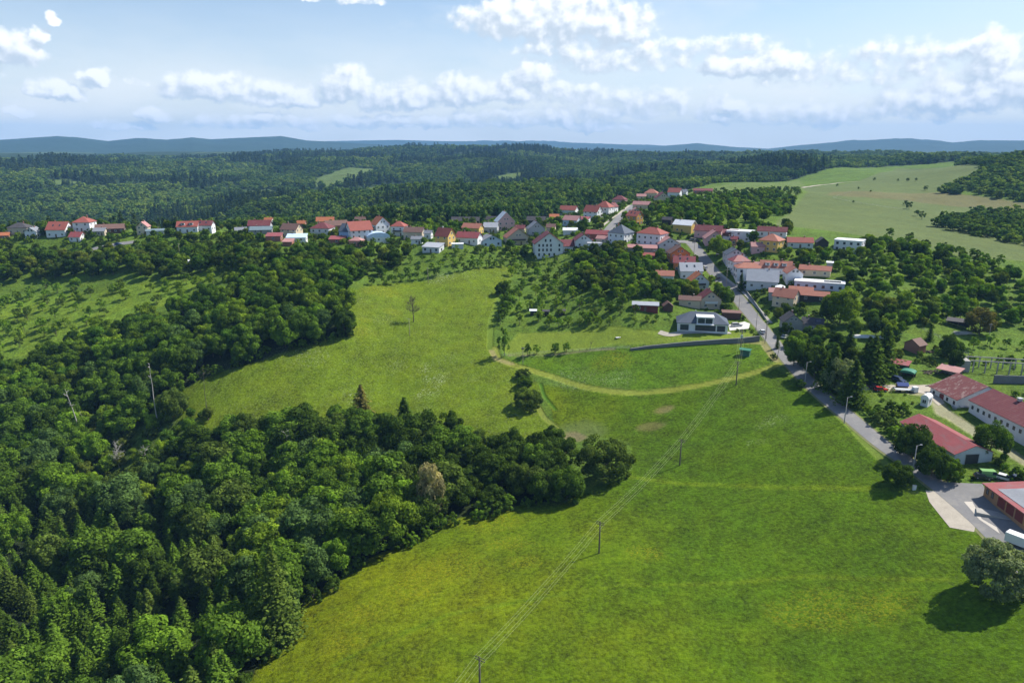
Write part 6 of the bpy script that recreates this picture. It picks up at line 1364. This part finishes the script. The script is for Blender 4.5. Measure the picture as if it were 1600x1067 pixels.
# trailer, blue tarp box, white tank box
p_ = hit(1412, 612); t = link('flat_trailer', None, loc=p_, rz=R(-8)); tag(t, 'grey flat farm trailer in front of the blue covered stack', 'trailer'); mb = MB(); mb.box(-3, 3, -1.1, 1.1, .8, .98); link('deck', mb.mesh('deck', METAL), t)
for x_ in (-1.6, 1.6):
    for y_ in (-1, 1): mb = MB(); mb.tube((x_, y_ - .12, .4), (x_, y_ + .12, .4), .4, .4, 12); link('wheel', mb.mesh('wheel', TYRE), t)
mb = MB(); mb.tube((-3, 0, .85), (-4.6, 0, .5), .06, .06, 5); link('drawbar', mb.mesh('drawbar', METAL), t)
p_ = hit(1409, 606); t = link('covered_stack', None, loc=p_, rz=R(-6)); tag(t, 'stack under a blue tarpaulin on the farm yard', 'stack'); mb = MB(); mb.box(-1.7, 1.7, -.9, .9, -.2, 1.2); link('base', mb.mesh('base', TIMBER), t)
mb = MB(); mb.prism([(-1.15, .95), (0, 2.0), (1.15, 1.15), (1.15, 1.27), (0, 2.12), (-1.15, 1.07)], 'x', -1.95, 1.95); link('tarpaulin', mb.mesh('tarpaulin', paintm('blue', PC['blue'])), t)
p_ = hit(1429, 613); t = link('water_container', None, loc=p_, rz=R(10)); tag(t, 'white box container on the farm yard right of the blue tarpaulin', 'container'); mb = MB(); mb.box(-.8, .8, -.7, .7, .15, 2.0); link('tank', mb.mesh('tank', WALL['white']), t); mb = MB(); mb.box(-.9, .9, -.8, .8, -.1, .148); link('pallet', mb.mesh('pallet', TIMBER), t)
# white box lorry at the right edge
a_ = hit(1592, 862); t = link('box_lorry', None, loc=(a_[0] + 1.2, a_[1] + 1.5, a_[2] + .1), rz=R(-55)); tag(t, 'white box lorry cut by the right edge in front of the garages', 'lorry'); FOOT.append((a_[0], a_[1], 4))
mb = MB(); mb.box(-3, 2.2, -1.15, 1.15, .95, 3.2); link('cargo_box', mb.mesh('cargo_box', paintm('white', PC['white'])), t)
mb = MB(); mb.prism([(2.3, .5), (4.2, .5), (4.3, 1.3), (3.9, 2.3), (2.3, 2.35)], 'y', -1.05, 1.05); cb = link('cab', mb.mesh('cab', paintm('white', PC['white'])), t)
mb = MB(); mb.prism([(4.33, 1.35), (3.98, 2.2), (3.94, 2.2), (4.26, 1.35)], 'y', -.9, .9); link('windscreen', mb.mesh('windscreen', GLASS), cb)
mb = MB(); mb.box(-3, 2.3, -.5, .5, .6, .948); link('chassis', mb.mesh('chassis', DFRAME), t)
for x_ in (-1.8, 3.2):
    for y_ in (-1.0, 1.0): mb = MB(); mb.tube((x_, y_ - .14, .45), (x_, y_ + .14, .45), .45, .45, 14); link('wheel', mb.mesh('wheel', TYRE), t)
# yard details
p_ = hit(1553, 804); t = tag(link('concrete_ramp', None, loc=p_, rz=R(-30)), 'low raised concrete slab in the shade before the garages', 'slab'); mb = MB(); mb.prism([(-1.6, -.3), (1.6, -.3), (1.5, .35), (-1.5, .35)], 'x', -3.8, 3.8); link('slab', mb.mesh('slab', CONC), t)
p_ = hit(1428, 765); t = tag(link('junction_cabinet', None, loc=p_), 'small white junction cabinet beside the lay-by', 'cabinet'); mb = MB(); mb.box(-.45, .45, -.25, .25, -.2, 1.25); link('box', mb.mesh('box', WALL['white']), t); mb = MB(); mb.box(-.52, .52, -.32, .32, 1.253, 1.33); link('lid', mb.mesh('lid', METAL), t)
p_ = hit(1299, 607); t = tag(link('junction_cabinet', None, loc=p_), 'small white cabinet at the roadside under the dark spruces', 'cabinet'); mb = MB(); mb.box(-.5, .5, -.3, .3, -.2, 1.3); link('box', mb.mesh('box', WALL['white']), t); mb = MB(); mb.box(-.57, .57, -.37, .37, 1.303, 1.4); link('lid', mb.mesh('lid', METAL), t)
p_ = hit(966, 528); t = tag(link('garden_tarp', None, loc=p_, rz=.3), 'crumpled white sheet lying on the villa lawn', 'sheet'); mb = MB(); r_ = np.random.default_rng(4); V_ = [[(i * .45 - 1.2, j * .45 - .6, .08 + r_.random() * .28) for j in range(4)] for i in range(6)]
for i in range(5):
    for j in range(3): mb.poly([V_[i][j], V_[i + 1][j], V_[i + 1][j + 1], V_[i][j + 1]])
link('sheet', mb.mesh('sheet', WALL['white']), t)
# lumber, rubble, polytunnel
def pile(px, py, w, d, n, m, name, lab, cat, L=(1.5, 4), seed=0, th=.12):
    p_ = hit(px, py); r_ = np.random.default_rng(seed); mb = MB()
    for i in range(n):
        a = r_.uniform(0, 3.14) if L[1] < 3 else r_.normal() * .25; x_, y_ = r_.uniform(-w, w), r_.uniform(-d, d); l_ = r_.uniform(*L) / 2; z_ = r_.uniform(.0, .7) * (1 - abs(x_) / w * .6); c_, s_ = math.cos(a) * l_, math.sin(a) * l_
        mb.tube((x_ - c_, y_ - s_, z_ + r_.normal() * .1), (x_ + c_, y_ + s_, z_ + r_.normal() * .1), th, th, 4)
    tag(link(name, mb.mesh(name, m), loc=p_), lab, cat)
pile(1503, 521, 3, 1.6, 40, PALEBARK, 'plank_stack', 'pale stack of planks below the black open shed', 'planks', (3, 5), 1)
pile(1462, 582, 5, 2.5, 60, BARK, 'rubble_heap', 'brown heap of wood and rubble above the farm yard', 'heap', (.6, 2), 2, .16); pile(1447, 550, 2.6, 1.2, 30, BARK, 'log_pile', 'dark log pile right of the brick shed', 'logs', (1, 2), 3, .14)
pile(1503, 637, 3, 1, 24, METAL, 'scrap_heap', 'grey scrap heap at the foot of the farm wall', 'scrap', (.6, 1.6), 6, .12); pile(1456, 605, 1.6, 1, 16, DFRAME, 'scrap_heap', 'dark scrap heap at the left corner of the farm building', 'scrap', (.5, 1.4), 7, .13)
a_, c_ = hit(1326, 527), hit(1385, 528); L = math.hypot(c_[0] - a_[0], c_[1] - a_[1]); th = math.atan2(c_[1] - a_[1], c_[0] - a_[0]); t = tag(link('greenhouse_tunnel', None, loc=((a_[0] + c_[0]) / 2, (a_[1] + c_[1]) / 2, a_[2]), rz=th), 'long low white tunnel behind the dark spruces', 'tunnel')
mb = MB(); mb.prism([(1.1 * math.cos(math.pi * k_ / 8), 1.3 * math.sin(math.pi * k_ / 8)) for k_ in range(9)], 'x', -L / 2, L / 2); link('cover', mb.mesh('cover', WALL['white']), t)
